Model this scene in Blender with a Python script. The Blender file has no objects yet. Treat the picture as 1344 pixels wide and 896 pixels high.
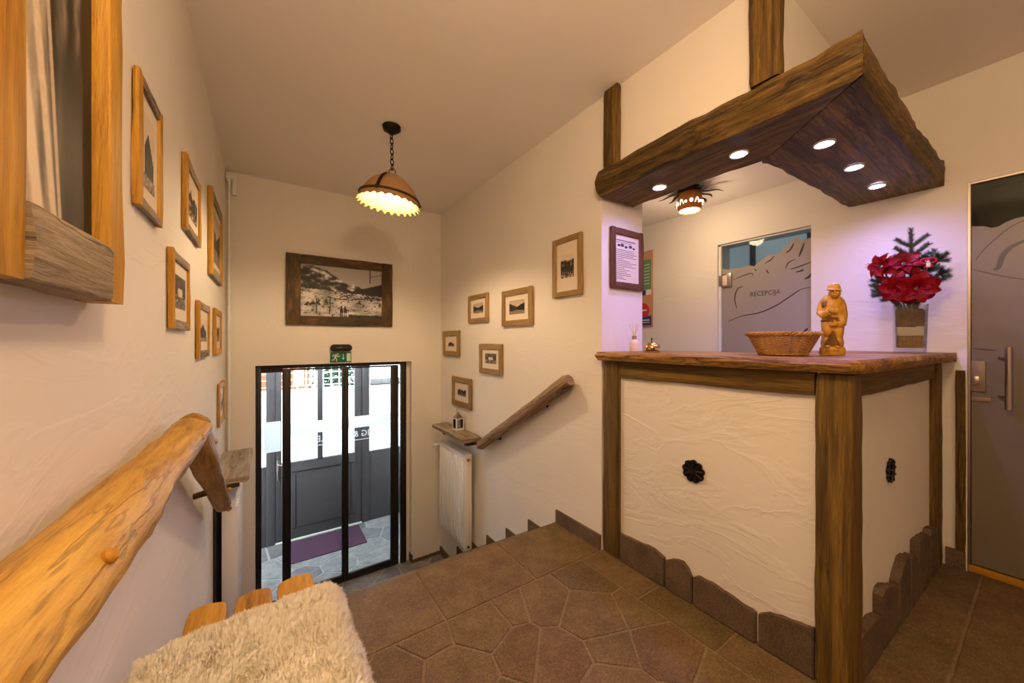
import bpy, bmesh, math, random
from mathutils import Vector, Matrix, noise
random.seed(7)
S = bpy.context.scene
COL = S.collection
PI = math.pi
H = 1.2                                   # eye height above the landing
XL, XR, XW, YD = -0.28, 1.60, 3.04, 3.80  # left wall, stair wall, reception wall, door wall
ZC, ZB = 2.60, -1.14                      # ceiling, lower floor

# ------------------------------------------------------------------ materials
def lin(c):
    c /= 255.0
    return c/12.92 if c <= .04045 else ((c+.055)/1.055)**2.4
def rgb(r, g, b): return (lin(r), lin(g), lin(b), 1)
def newmat(name):
    m = bpy.data.materials.new(name); m.use_nodes = True
    nt = m.node_tree
    return m, nt, nt.nodes['Principled BSDF']
def setv(b, **k):
    for n, v in k.items():
        b.inputs[n.replace('_', ' ')].default_value = v
def plain(name, col, rough=.6, metal=0, coat=0, emit=None, es=0, spec=.4):
    m, nt, b = newmat(name)
    setv(b, Base_Color=col, Roughness=rough, Metallic=metal)
    b.inputs['Coat Weight'].default_value = coat
    b.inputs['Specular IOR Level'].default_value = spec
    if emit:
        b.inputs['Emission Color'].default_value = emit
        b.inputs['Emission Strength'].default_value = es
    return m
def N(nt, t, **k):
    n = nt.nodes.new(t)
    for a, v in k.items():
        if a in n.inputs: n.inputs[a].default_value = v
        else: setattr(n, a, v)
    return n
def ramp(nt, stops):
    r = nt.nodes.new('ShaderNodeValToRGB'); e = r.color_ramp.elements
    while len(e) < len(stops): e.new(.5)
    for x, (p, c) in zip(e, stops): x.position = p; x.color = c
    return r
def wood(name, dark, mid, light, rough=.55, ring=9., bump=.5, grey=None, coord='UV', axis=0, contrast=1., crack=.45):
    m, nt, b = newmat(name); L = nt.links
    tc = N(nt, 'ShaderNodeTexCoord'); oi = N(nt, 'ShaderNodeObjectInfo')
    mp = N(nt, 'ShaderNodeMapping')
    sc = [ring*1.6]*3; sc[axis] = 1.3
    mp.inputs['Scale'].default_value = sc
    mul = N(nt, 'ShaderNodeMath', operation='MULTIPLY'); mul.inputs[1].default_value = 37.
    cx = N(nt, 'ShaderNodeCombineXYZ')
    L.new(oi.outputs['Random'], mul.inputs[0])
    for i in range(3): L.new(mul.outputs[0], cx.inputs[i])
    L.new(tc.outputs['UV' if coord == 'UV' else 'Object'], mp.inputs['Vector']); L.new(cx.outputs[0], mp.inputs['Location'])
    n1 = N(nt, 'ShaderNodeTexNoise', Scale=1., Detail=8., Roughness=.66, Distortion=.9)
    n2 = N(nt, 'ShaderNodeTexNoise', Scale=4.6, Detail=5., Roughness=.75, Distortion=.5)
    n3 = N(nt, 'ShaderNodeTexNoise', Scale=.30, Detail=3.)
    for n in (n1, n2, n3): L.new(mp.outputs[0], n.inputs['Vector'])
    a = N(nt, 'ShaderNodeMath', operation='MULTIPLY_ADD'); a.inputs[1].default_value = 1.0
    L.new(n2.outputs[0], a.inputs[0]); L.new(n1.outputs[0], a.inputs[2])
    a2 = N(nt, 'ShaderNodeMath', operation='MULTIPLY_ADD'); a2.inputs[1].default_value = .55
    L.new(n3.outputs[0], a2.inputs[0]); L.new(a.outputs[0], a2.inputs[2])
    r = ramp(nt, [(.0, dark), (.5, mid), (1, light)])
    mr = N(nt, 'ShaderNodeMapRange'); mr.inputs[1].default_value = 1.275-.36/contrast; mr.inputs[2].default_value = 1.275+.36/contrast
    L.new(a2.outputs[0], mr.inputs[0]); L.new(mr.outputs[0], r.inputs[0])
    col = r.outputs[0]
    n5 = N(nt, 'ShaderNodeTexNoise', Scale=.55, Detail=5., Roughness=.6, Distortion=.6); L.new(mp.outputs[0], n5.inputs['Vector'])
    r5 = ramp(nt, [(.488, (1, 1, 1, 1)), (.499, (crack, crack, crack, 1)), (.502, (crack, crack, crack, 1)), (.513, (1, 1, 1, 1))]); L.new(n5.outputs[0], r5.inputs[0])
    mc = N(nt, 'ShaderNodeMix', data_type='RGBA', blend_type='MULTIPLY'); mc.inputs[0].default_value = 1.; L.new(col, mc.inputs[6]); L.new(r5.outputs[0], mc.inputs[7]); col = mc.outputs[2]
    if grey:
        n4 = N(nt, 'ShaderNodeTexNoise', Scale=.5, Detail=3.); L.new(mp.outputs[0], n4.inputs['Vector'])
        r4 = ramp(nt, [(.42, (0, 0, 0, 1)), (.62, (1, 1, 1, 1))]); L.new(n4.outputs[0], r4.inputs[0])
        mx = N(nt, 'ShaderNodeMix', data_type='RGBA'); L.new(r4.outputs[0], mx.inputs[0]); L.new(col, mx.inputs[6]); mx.inputs[7].default_value = grey
        col = mx.outputs[2]
    L.new(col, b.inputs['Base Color'])
    bp = N(nt, 'ShaderNodeBump', Strength=bump, Distance=.004); ah = N(nt, 'ShaderNodeMath', operation='MULTIPLY_ADD'); ah.inputs[1].default_value = .6; L.new(r5.outputs[0], ah.inputs[0]); L.new(a.outputs[0], ah.inputs[2])
    L.new(ah.outputs[0], bp.inputs['Height']); L.new(bp.outputs[0], b.inputs['Normal'])
    setv(b, Roughness=rough); b.inputs['Specular IOR Level'].default_value = .35
    return m
def plaster(name, col, strokes=.35, dist=.008, scale=3.2):
    m, nt, b = newmat(name); L = nt.links
    tc = N(nt, 'ShaderNodeTexCoord')
    mp = N(nt, 'ShaderNodeMapping'); mp.inputs['Rotation'].default_value = (.7, .6, .5); mp.inputs['Scale'].default_value = (1.5, .45, 1.2); L.new(tc.outputs['Object'], mp.inputs['Vector'])
    n1 = N(nt, 'ShaderNodeTexNoise', Scale=scale*1.3, Detail=4., Roughness=.55, Distortion=.9)
    n2 = N(nt, 'ShaderNodeTexNoise', Scale=scale*5, Detail=4., Roughness=.6, Distortion=.8)
    n3 = N(nt, 'ShaderNodeTexNoise', Scale=1.1, Detail=2.)
    L.new(mp.outputs[0], n1.inputs['Vector'])
    for n in (n2, n3): L.new(tc.outputs['Object'], n.inputs['Vector'])
    rg = ramp(nt, [(.40, (0, 0, 0, 1)), (.50, (1, 1, 1, 1)), (.53, (.55, .55, .55, 1)), (.7, (.75, .75, .75, 1))])
    L.new(n1.outputs[0], rg.inputs[0])
    a = N(nt, 'ShaderNodeMath', operation='MULTIPLY_ADD'); a.inputs[1].default_value = .35
    L.new(n2.outputs[0], a.inputs[0]); L.new(rg.outputs[0], a.inputs[2])
    bp = N(nt, 'ShaderNodeBump', Strength=strokes, Distance=dist); L.new(a.outputs[0], bp.inputs['Height']); L.new(bp.outputs[0], b.inputs['Normal'])
    c2 = tuple(x*.93 for x in col[:3])+(1,)
    r = ramp(nt, [(.35, c2), (.65, col)]); L.new(n3.outputs[0], r.inputs[0]); L.new(r.outputs[0], b.inputs['Base Color'])
    setv(b, Roughness=.85); b.inputs['Specular IOR Level'].default_value = .2
    return m
def stone(name, a, c, rough=.6, attr=True, spec=.35):
    m, nt, b = newmat(name); L = nt.links
    tc = N(nt, 'ShaderNodeTexCoord')
    n1 = N(nt, 'ShaderNodeTexNoise', Scale=7., Detail=8., Roughness=.7)
    n2 = N(nt, 'ShaderNodeTexNoise', Scale=150., Detail=2., Roughness=.7)
    for n in (n1, n2): L.new(tc.outputs['Object'], n.inputs['Vector'])
    r = ramp(nt, [(.3, a), (.7, c)]); L.new(n1.outputs[0], r.inputs[0])
    r2 = ramp(nt, [(.34, (.62, .62, .62, 1)), (.52, (1, 1, 1, 1)), (.70, (1.55, 1.5, 1.4, 1))]); L.new(n2.outputs[0], r2.inputs[0])
    mx = N(nt, 'ShaderNodeMix', data_type='RGBA', blend_type='MULTIPLY'); mx.inputs[0].default_value = .8
    L.new(r.outputs[0], mx.inputs[6]); L.new(r2.outputs[0], mx.inputs[7])
    col = mx.outputs[2]
    if attr:
        at = N(nt, 'ShaderNodeAttribute', attribute_name='Col')
        m2 = N(nt, 'ShaderNodeMix', data_type='RGBA', blend_type='MULTIPLY'); m2.inputs[0].default_value = 1
        L.new(col, m2.inputs[6]); L.new(at.outputs['Color'], m2.inputs[7]); col = m2.outputs[2]
    L.new(col, b.inputs['Base Color'])
    ad = N(nt, 'ShaderNodeMath', operation='MULTIPLY_ADD'); ad.inputs[1].default_value = .35
    L.new(n2.outputs[0], ad.inputs[0]); L.new(n1.outputs[0], ad.inputs[2])
    bp = N(nt, 'ShaderNodeBump', Strength=.35, Distance=.004); L.new(ad.outputs[0], bp.inputs['Height']); L.new(bp.outputs[0], b.inputs['Normal'])
    setv(b, Roughness=rough); b.inputs['Specular IOR Level'].default_value = spec
    return m
def glassmat(name, tint=(.93, .95, .96, 1), refl=.9):
    m = bpy.data.materials.new(name); m.use_nodes = True; nt = m.node_tree; nt.nodes.clear(); L = nt.links
    o = N(nt, 'ShaderNodeOutputMaterial'); t = N(nt, 'ShaderNodeBsdfTransparent'); g = N(nt, 'ShaderNodeBsdfGlossy', Roughness=.02)
    t.inputs[0].default_value = tint
    f = N(nt, 'ShaderNodeFresnel'); f.inputs[0].default_value = 1.45
    mu = N(nt, 'ShaderNodeMath', operation='MULTIPLY'); mu.inputs[1].default_value = refl
    L.new(f.outputs[0], mu.inputs[0])
    mx = N(nt, 'ShaderNodeMixShader'); L.new(mu.outputs[0], mx.inputs[0]); L.new(t.outputs[0], mx.inputs[1]); L.new(g.outputs[0], mx.inputs[2]); L.new(mx.outputs[0], o.inputs[0])
    return m
def sheer(name, col, fac, rough=.5):
    """frosted film: a diffuse/translucent surface that lets a share of what lies behind through"""
    m = bpy.data.materials.new(name); m.use_nodes = True; nt = m.node_tree; nt.nodes.clear(); L = nt.links
    o = N(nt, 'ShaderNodeOutputMaterial'); t = N(nt, 'ShaderNodeBsdfTransparent'); d = N(nt, 'ShaderNodeBsdfPrincipled')
    d.inputs['Base Color'].default_value = col; d.inputs['Roughness'].default_value = rough
    mx = N(nt, 'ShaderNodeMixShader'); mx.inputs[0].default_value = fac
    L.new(t.outputs[0], mx.inputs[1]); L.new(d.outputs[0], mx.inputs[2]); L.new(mx.outputs[0], o.inputs[0])
    return m
def vcol(name, rough=.55, coat=.04):
    m, nt, b = newmat(name)
    at = N(nt, 'ShaderNodeAttribute', attribute_name='Col'); nt.links.new(at.outputs['Color'], b.inputs['Base Color'])
    setv(b, Roughness=rough); b.inputs['Coat Weight'].default_value = coat; b.inputs['Coat Roughness'].default_value = .15
    return m
def translucent(name, col, t=.4, col2=None):
    m = bpy.data.materials.new(name); m.use_nodes = True; nt = m.node_tree; nt.nodes.clear(); L = nt.links
    o = N(nt, 'ShaderNodeOutputMaterial'); d = N(nt, 'ShaderNodeBsdfDiffuse'); tr = N(nt, 'ShaderNodeBsdfTranslucent')
    d.inputs[0].default_value = col; tr.inputs[0].default_value = col2 or col
    mx = N(nt, 'ShaderNodeMixShader'); mx.inputs[0].default_value = t
    L.new(d.outputs[0], mx.inputs[1]); L.new(tr.outputs[0], mx.inputs[2]); L.new(mx.outputs[0], o.inputs[0])
    return m
def emit(name, col, s):
    m = bpy.data.materials.new(name); m.use_nodes = True; nt = m.node_tree; nt.nodes.clear()
    o = N(nt, 'ShaderNodeOutputMaterial'); e = N(nt, 'ShaderNodeEmission'); e.inputs[0].default_value = col; e.inputs[1].default_value = s
    nt.links.new(e.outputs[0], o.inputs[0]); return m

M = {}
M['plaster'] = plaster('wall_plaster', (.82, .785, .735, 1), .20, .005, 2.6)
M['plaster_counter'] = plaster('trowelled_plaster', (.80, .76, .70, 1), .36, .006, 3.4)
M['ceiling'] = plain('ceiling_paint', (.88, .83, .80, 1), .9, spec=.1)
M['white_paint'] = plain('white_paint', (.8, .8, .79, 1), .5)
M['beam'] = wood('dark_oiled_beam', rgb(38, 27, 9), rgb(92, 69, 25), rgb(140, 108, 44), .55, 15, .9, contrast=1.3)
M['slab_wood'] = wood('dark_oiled_slab', rgb(38, 27, 11), rgb(97, 74, 30), rgb(150, 116, 50), .55, 13, 1., coord='OBJ', axis=1, contrast=1.3)
M['slab_cross'] = wood('dark_oiled_slab_cross', rgb(38, 27, 11), rgb(97, 74, 30), rgb(150, 116, 50), .55, 13, 1., coord='OBJ', axis=0, contrast=1.3)
M['counter_wood'] = wood('counter_oak', rgb(52, 37, 12), rgb(104, 79, 28), rgb(146, 114, 48), .5, 20, .9, contrast=1.15, crack=.55)
M['top_wood'] = wood('counter_slab_oak', rgb(70, 46, 16), rgb(150, 108, 46), rgb(196, 150, 78), .42, 14, 1., coord='OBJ', axis=1, contrast=1.35, crack=.3)
M['gold'] = wood('honey_wood', rgb(124, 82, 18), rgb(184, 134, 38), rgb(212, 168, 66), .5, 11, .4, crack=.8)
M['weathered'] = wood('weathered_wood', rgb(88, 76, 60), rgb(150, 134, 112), rgb(186, 172, 150), .75, 10, .9, contrast=1.2)
M['log'] = wood('log_wood', rgb(100, 70, 20), rgb(178, 134, 44), rgb(208, 168, 78), 0.5, 8, .7, contrast=1.2, crack=.6)
M['log_grey'] = wood('grey_log_wood', rgb(84, 68, 50), rgb(146, 122, 92), rgb(184, 162, 130), .65, 8, .7, contrast=1.2)
M['frame_pale'] = wood('pale_frame_wood', rgb(104, 82, 46), rgb(148, 119, 74), rgb(176, 148, 98), .6, 9, .4, crack=.9)
M['frame_dark'] = wood('stained_frame_wood', rgb(30, 21, 9), rgb(72, 52, 20), rgb(134, 100, 40), .5, 4, .3, contrast=1.1)
M['frame_red'] = wood('reddish_frame_wood', rgb(56, 32, 20), rgb(92, 58, 38), rgb(116, 78, 54), .5, 8, .3, crack=.9)
M['carved'] = wood('carved_wood', rgb(128, 86, 24), rgb(190, 140, 48), rgb(214, 166, 72), .4, 8, .1, coord='OBJ', axis=2, crack=.9)
M['carved_dark'] = wood('dark_carved_wood', rgb(62, 40, 12), rgb(104, 70, 24), rgb(132, 94, 38), .45, 8, .1, coord='OBJ', axis=2, crack=.9)  # darker copy of the carved wood: painted shade, belt, face and lettering
M['stone'] = stone('porphyry_paving', rgb(94, 76, 52), rgb(126, 105, 74))
M['plinth_stone'] = stone('plinth_stone', rgb(80, 65, 52), rgb(114, 95, 76), .75, False)
M['slate'] = stone('grey_slate', rgb(112, 116, 122), rgb(160, 164, 168), .5)
M['grout'] = stone('grout', rgb(120, 102, 78), rgb(142, 122, 94), .9, False)
M['grout_grey'] = stone('grey_grout', rgb(150, 150, 148), rgb(180, 180, 178), .9, False)
M['black_frame'] = plain('black_aluminium', rgb(30, 27, 27), .4)
M['anthracite'] = plain('anthracite_door', rgb(64, 64, 67), .5)
M['anthracite_dark'] = plain('anthracite_groove', rgb(36, 36, 39), .5)
M['glass'] = glassmat('clear_glass')
M['glass_green'] = glassmat('tempered_glass', (.80, .86, .87, 1), .35)
M['vinyl'] = translucent('white_vinyl', (.5, .52, .54, 1), .75, (.85, .88, .9, 1))
M['vinyl_white'] = translucent('white_lettering', (.6, .62, .64, 1), .6, (.95, .97, 1, 1))
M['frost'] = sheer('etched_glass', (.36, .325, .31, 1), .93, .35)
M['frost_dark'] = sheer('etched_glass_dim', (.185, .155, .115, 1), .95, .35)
M['etch'] = plain('clear_etch_line', rgb(66, 62, 62), .35)
M['iron'] = plain('black_wrought_iron', rgb(30, 24, 20), .5, .6)
M['iron_soft'] = plain('dark_bronze_iron', rgb(70, 54, 42), .5, .4)
M['black'] = plain('black_plastic', rgb(18, 14, 13), .35)
M['steel'] = plain('brushed_steel', rgb(176, 164, 156), .3, 1)
M['brass'] = plain('polished_brass', rgb(206, 164, 84), .22, 1)
M['radiator'] = plain('radiator_enamel', rgb(240, 240, 240), .35)
M['dark_gap'] = plain('dark_recess', rgb(40, 40, 40), .7)
M['paper'] = plain('white_paper', rgb(232, 228, 228), .7)
M['passe'] = plain('cream_card', rgb(226, 214, 196), .8)
M['ink'] = plain('grey_print', rgb(120, 118, 130), .8)
M['ink_dark'] = plain('dark_blue_print', rgb(70, 74, 96), .8)
M['photo'] = vcol('old_photo_print')
M['green_sign'] = plain('sign_green', rgb(0, 112, 82), .4)
M['sign_white'] = plain('sign_white', rgb(214, 226, 206), .5)
M['mat'] = plain('purple_doormat', rgb(80, 58, 78), .95, spec=.1)
M['alabaster'] = translucent('amber_glass_shade', (.58, .36, .18, 1), .30, (.9, .55, .22, 1))
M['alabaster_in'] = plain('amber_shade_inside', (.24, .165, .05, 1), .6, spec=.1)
M['bulb'] = emit('warm_bulb', (1, .70, .40, 1), 820)
M['bulb2'] = emit('warm_bulb_small', (1, .78, .52, 1), 9)
M['terracotta'] = translucent('terracotta_shade', (.50, .25, .09, 1), .12, (.9, .45, .15, 1))
M['led'] = emit('cool_led_lens', (.74, .70, 1, 1), 24)
M['wicker'] = wood('wicker', rgb(100, 68, 26), rgb(176, 130, 60), rgb(214, 172, 96), .5, 30, .5, coord='OBJ', axis=2, crack=.9)
M['red_petal'] = plain('red_petal', rgb(172, 10, 26), .55)
M['fir'] = plain('fir_needles', rgb(112, 128, 108), .7)
M['twig'] = plain('fir_twig', rgb(84, 62, 44), .8)
M['vase_glass'] = glassmat('vase_glass', (.90, .91, .90, 1), 1.)
M['sand'] = stone('sand_fill', rgb(150, 116, 66), rgb(186, 150, 96), .9, False)
M['snow'] = plain('white_granules', rgb(226, 216, 214), .9)
M['bark'] = stone('bark_chips', rgb(84, 60, 42), rgb(150, 120, 92), .9, False)
M['cream_plastic'] = plain('cream_diffuser', rgb(226, 206, 184), .3)
M['reed'] = plain('pale_reed', rgb(220, 196, 160), .7)
M['fur'] = bpy.data.materials.new('sheepskin_wool'); M['fur'].use_nodes = True
_nt = M['fur'].node_tree; _nt.nodes.clear(); _o = N(_nt, 'ShaderNodeOutputMaterial'); _d = N(_nt, 'ShaderNodeBsdfDiffuse'); _d.inputs[0].default_value = (1., .94, .74, 1)
_g = N(_nt, 'ShaderNodeNewGeometry'); _k = N(_nt, 'ShaderNodeMath', operation='MULTIPLY_ADD'); _k.inputs[1].default_value = -2.; _k.inputs[2].default_value = 1.
_v = N(_nt, 'ShaderNodeVectorMath', operation='SCALE'); _nt.links.new(_g.outputs['Backfacing'], _k.inputs[0]); _nt.links.new(_g.outputs['Normal'], _v.inputs[0]); _nt.links.new(_k.outputs[0], _v.inputs['Scale'])
_nt.links.new(_v.outputs[0], _d.inputs['Normal']); _nt.links.new(_d.outputs[0], _o.inputs[0])   # both sides of a fibre shade alike
M['hide'] = plain('sheepskin_hide', (.95, .86, .64, 1), .9)
M['brick'] = plain('orange_render', rgb(150, 84, 52), .8)
M['leaf'] = plain('hedge_leaf', rgb(60, 88, 66), .8)
M['green_print'] = plain('green_print', rgb(96, 146, 112), .6)
M['red_print'] = plain('red_print', rgb(206, 48, 48), .6)
M['blue_print'] = plain('blue_print', rgb(52, 66, 124), .6)
M['board'] = plain('tan_board', rgb(196, 150, 116), .6)
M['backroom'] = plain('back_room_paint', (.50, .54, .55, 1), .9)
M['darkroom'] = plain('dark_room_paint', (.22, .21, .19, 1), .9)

# ------------------------------------------------------------------ object helpers
def wloc(o):
    v = Vector((0, 0, 0))
    while o: v = v+o.location; o = o.parent
    return v
def link(name, bm, mats, parent=None, smooth=True, origin=None):
    me = bpy.data.meshes.new(name)
    off = wloc(parent) if parent else (Vector(origin) if origin is not None else Vector((0, 0, 0)))
    if off.length: bmesh.ops.translate(bm, verts=bm.verts, vec=-off)
    bmesh.ops.recalc_face_normals(bm, faces=bm.faces)
    bm.to_mesh(me); bm.free()
    for m in (mats if isinstance(mats, (list, tuple)) else [mats]): me.materials.append(m)
    if smooth:
        for p in me.polygons: p.use_smooth = True
        try: me.set_sharp_from_angle(angle=math.radians(38))
        except Exception: pass
    o = bpy.data.objects.new(name, me); COL.objects.link(o)
    if parent: o.parent = parent
    elif origin is not None: o.location = origin
    return o
def tag(o, label, cat, group=None):
    o['label'] = label; o['category'] = cat
    if group: o['group'] = group
    return o
def thing(name, loc, label, cat, group=None):
    o = bpy.data.objects.new(name, None); COL.objects.link(o); o.location = loc; o.empty_display_size = .1
    return tag(o, label, cat, group)
def solo(name, bm, mats, label, cat, group=None, smooth=True):
    xs = [v.co for v in bm.verts]
    lo = [min(c[i] for c in xs) for i in range(3)]; hi = [max(c[i] for c in xs) for i in range(3)]
    return tag(link(name, bm, mats, None, smooth, ((lo[0]+hi[0])/2, (lo[1]+hi[1])/2, lo[2])), label, cat, group)
def struct(name, bm, mats, parent=None, smooth=False):
    o = link(name, bm, mats, parent, smooth)
    if not parent: o['kind'] = 'structure'
    return o
def B(): return bmesh.new()
def box(bm, x0, x1, y0, y1, z0, z1, bev=0, mi=0, seg=2):
    g = bmesh.ops.create_cube(bm, size=1)['verts']
    for v in g:
        v.co = Vector(((x0+x1)/2+v.co.x*(x1-x0), (y0+y1)/2+v.co.y*(y1-y0), (z0+z1)/2+v.co.z*(z1-z0)))
    fs = {f for v in g for f in v.link_faces}
    for f in fs: f.material_index = mi
    if bev:
        es = list({e for v in g for e in v.link_edges})
        r = bmesh.ops.bevel(bm, geom=es, offset=bev, segments=seg, affect='EDGES', profile=.5)
        for f in r['faces']: f.material_index = mi
    return bm
def prism(bm, poly, f0, f1, mi=0):
    """poly of 2-D points; f0/f1 map a point to its near / far 3-D place"""
    a = [bm.verts.new(f0(*p)) for p in poly]; b = [bm.verts.new(f1(*p)) for p in poly]
    n = len(poly)
    fs = [bm.faces.new(a), bm.faces.new(b[::-1])]
    for i in range(n): fs.append(bm.faces.new((a[i], b[i], b[(i+1) % n], a[(i+1) % n])))
    for f in fs: f.material_index = mi
    return fs
def tube(bm, pts, r, n=10, mi=0, closed=False, cap=True):
    pts = [Vector(p) for p in pts]; rings = []; m = len(pts); prev = None
    for i, p in enumerate(pts):
        if closed: d = pts[(i+1) % m]-pts[i-1]
        else: d = pts[min(i+1, m-1)]-pts[max(i-1, 0)]
        d.normalize()
        if prev is None:
            u = d.orthogonal().normalized()
        else:
            u = prev-d*prev.dot(d)
            if u.length < 1e-6: u = d.orthogonal()
            u.normalize()
        prev = u; w = d.cross(u)
        rr = r(i/(m-1)) if callable(r) else r
        rings.append([bm.verts.new(p+u*math.cos(2*PI*k/n)*rr+w*math.sin(2*PI*k/n)*rr) for k in range(n)])
    rng = range(m) if closed else range(m-1)
    for i in rng:
        A, Bq = rings[i], rings[(i+1) % m]
        for k in range(n):
            bm.faces.new((A[k], A[(k+1) % n], Bq[(k+1) % n], Bq[k])).material_index = mi
    if cap and not closed:
        bm.faces.new(rings[0][::-1]).material_index = mi; bm.faces.new(rings[-1]).material_index = mi
    return bm
def lathe(bm, prof, c, n=32, mi=0, axis=None, fun=None, cap=True):
    """prof: (r, z) list; fun(theta, i) -> (dr, dz)"""
    c = Vector(c); rows = []
    Mx = axis or Matrix.Identity(3)
    for i, (r, z) in enumerate(prof):
        row = []
        for k in range(n):
            t = 2*PI*k/n; dr, dz = fun(t, i) if fun else (0, 0)
            row.append(bm.verts.new(c+Mx @ Vector(((r+dr)*math.cos(t), (r+dr)*math.sin(t), z+dz))))
        rows.append(row)
    for i in range(len(rows)-1):
        for k in range(n):
            bm.faces.new((rows[i][k], rows[i][(k+1) % n], rows[i+1][(k+1) % n], rows[i+1][k])).material_index = mi
    if cap and prof[0][0] > 1e-5: bm.faces.new(rows[0][::-1]).material_index = mi
    if cap and prof[-1][0] > 1e-5: bm.faces.new(rows[-1]).material_index = mi
    bmesh.ops.remove_doubles(bm, verts=bm.verts, dist=1e-6)
    return bm
def ball(bm, c, r, seg=16, mi=0, sc=(1, 1, 1), rot=None):
    g = bmesh.ops.create_uvsphere(bm, u_segments=seg, v_segments=max(6, seg*2//3), radius=r)['verts']
    for v in g:
        p = Vector((v.co.x*sc[0], v.co.y*sc[1], v.co.z*sc[2]))
        if rot: p = rot @ p
        v.co = p+Vector(c)
    for f in {f for v in g for f in v.link_faces}: f.material_index = mi
    return bm
def timber(bm, pts, w, h, up=(0, 0, 1), rnd=.3, amp=.004, seed=0, nl=24, taper=None, skew=None, mi=0):
    """a hand-hewn timber or log along a polyline, with UVs: u along the grain, v around"""
    uv = bm.loops.layers.uv.verify()
    P = [Vector(p) for p in pts]
    seg = [(P[i+1]-P[i]).length for i in range(len(P)-1)]; Lt = sum(seg)
    # resample with rounded corners
    def at(s):
        for i, l in enumerate(seg):
            if s <= l or i == len(seg)-1: return P[i].lerp(P[i+1], s/l)
            s -= l
    raw = [at(Lt*i/nl) for i in range(nl+1)]
    if len(P) > 2:
        for _ in range(2):
            raw = [raw[0]]+[(raw[i-1]+raw[i]*2+raw[i+1])/4 for i in range(1, nl)]+[raw[-1]]
    prof = []
    if rnd >= 1:
        prof = [(math.cos(2*PI*k/20)/2, math.sin(2*PI*k/20)/2) for k in range(20)]
    else:
        q = rnd*.5
        for cx, cy, a0 in ((.5-q, .5-q, 0), (-.5+q, .5-q, 90), (-.5+q, -.5+q, 180), (.5-q, -.5+q, 270)):
            for k in range(4):
                a = math.radians(a0+k*30); prof.append((cx+q*math.cos(a), cy+q*math.sin(a)))
            # two points along the flat that follows
            nx = {0: (0, .5), 90: (-.5, 0), 180: (0, -.5), 270: (.5, 0)}[a0]
            prof.append((nx[0]*1., nx[1]*1.))
    n = len(prof); rings = []; up = Vector(up)
    cum = [0.]
    for k in range(n):
        a, b = prof[k], prof[(k+1) % n]; cum.append(cum[-1]+math.hypot((a[0]-b[0])*w, (a[1]-b[1])*h))
    for i, p in enumerate(raw):
        d = (raw[min(i+1, nl)]-raw[max(i-1, 0)]).normalized()
        s = up.cross(d).normalized(); u2 = d.cross(s).normalized()
        t = i/nl; tp = taper(t) if taper else 1.
        end = min(t, 1-t)*Lt; er = min(w, h)*rnd*.35
        if end < 1e-6: tp *= 1-(er/min(w, h))*.8
        row = []
        for k, (a, b) in enumerate(prof):
            q = p+s*a*w*tp+u2*b*h*tp
            nn = noise.noise(Vector((t*Lt*4+seed*7.3, a*2.2+seed, b*2.2)))+.5*noise.noise(Vector((t*Lt*13+seed*3.1, a*3+seed, b*3)))
            q += (s*a+u2*b).normalized()*nn*amp
            if skew: q += d*skew(a, b)*(1-2*abs(t-.5) if False else (1 if t > .5 else 0)*(2*t-1))
            row.append(bm.verts.new(q))
        rings.append(row)
    base = seed*1.37
    for i in range(nl):
        for k in range(n):
            f = bm.faces.new((rings[i][k], rings[i][(k+1) % n], rings[i+1][(k+1) % n], rings[i+1][k])); f.material_index = mi
            uvs = [(i, k), (i, k+1), (i+1, k+1), (i+1, k)]
            for lp, (ii, kk) in zip(f.loops, uvs): lp[uv].uv = (base+Lt*ii/nl, base+cum[kk])
    for row, d in ((rings[0][::-1], 0), (rings[-1], 1)):
        f = bm.faces.new(row); f.material_index = mi
        for lp in f.loops:
            q = lp.vert.co-raw[-1 if d else 0]; dd = (raw[1]-raw[0]).normalized(); s = up.cross(dd)
            lp[uv].uv = (base+q.dot(s)*.6, base+q.z*1.2)
    return bm
def live_slab(bm, poly, z0, z1, amp, seed, r=.012, step=.03, tilt=None, keep=None):
    """slab with wavering hand-hewn edges; poly counter-clockwise"""
    pts = []
    n = len(poly)
    for i in range(n):
        a, b = Vector(poly[i]), Vector(poly[(i+1) % n]); m = max(1, int((b-a).length/step))
        for k in range(m):
            t = k/m; pts.append((a.lerp(b, t), i))
    nn = len(pts); out = []
    for i, (p, e) in enumerate(pts):
        d = (pts[(i+1) % nn][0]-pts[i-1][0]).normalized(); nv = Vector((d.y, -d.x))
        j = 0 if keep and e in keep else amp
        w = noise.noise(Vector((p.x*5+seed, p.y*5, seed)))+.6*noise.noise(Vector((p.x*16+seed, p.y*16, seed*2)))
        out.append((p+nv*w*j, nv, e))
    rows = []
    for f, ins, ph in ((0, r, 0), (.25, r*.15, 1), (.6, -r*.2, 2), (.82, r*.1, 3), (1, r*.8, 4)):
        row = []
        for p, nv, ei in out:
            k = noise.noise(Vector((p.x*9+ph*3+seed, p.y*9, ph*5)))*amp*.8
            if keep and ei in keep: k = 0; ee = ins*.06
            else: ee = ins
            q = p-nv*(ee-k)
            z = z0+(z1-z0)*f+(tilt(q.x, q.y) if tilt else 0)
            row.append(bm.verts.new((q.x, q.y, z)))
        rows.append(row)
    for i in range(len(rows)-1):
        for k in range(nn): bm.faces.new((rows[i][k], rows[i][(k+1) % nn], rows[i+1][(k+1) % nn], rows[i+1][k]))
    bm.faces.new(rows[0][::-1]); bm.faces.new(rows[-1])
    return bm
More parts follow.
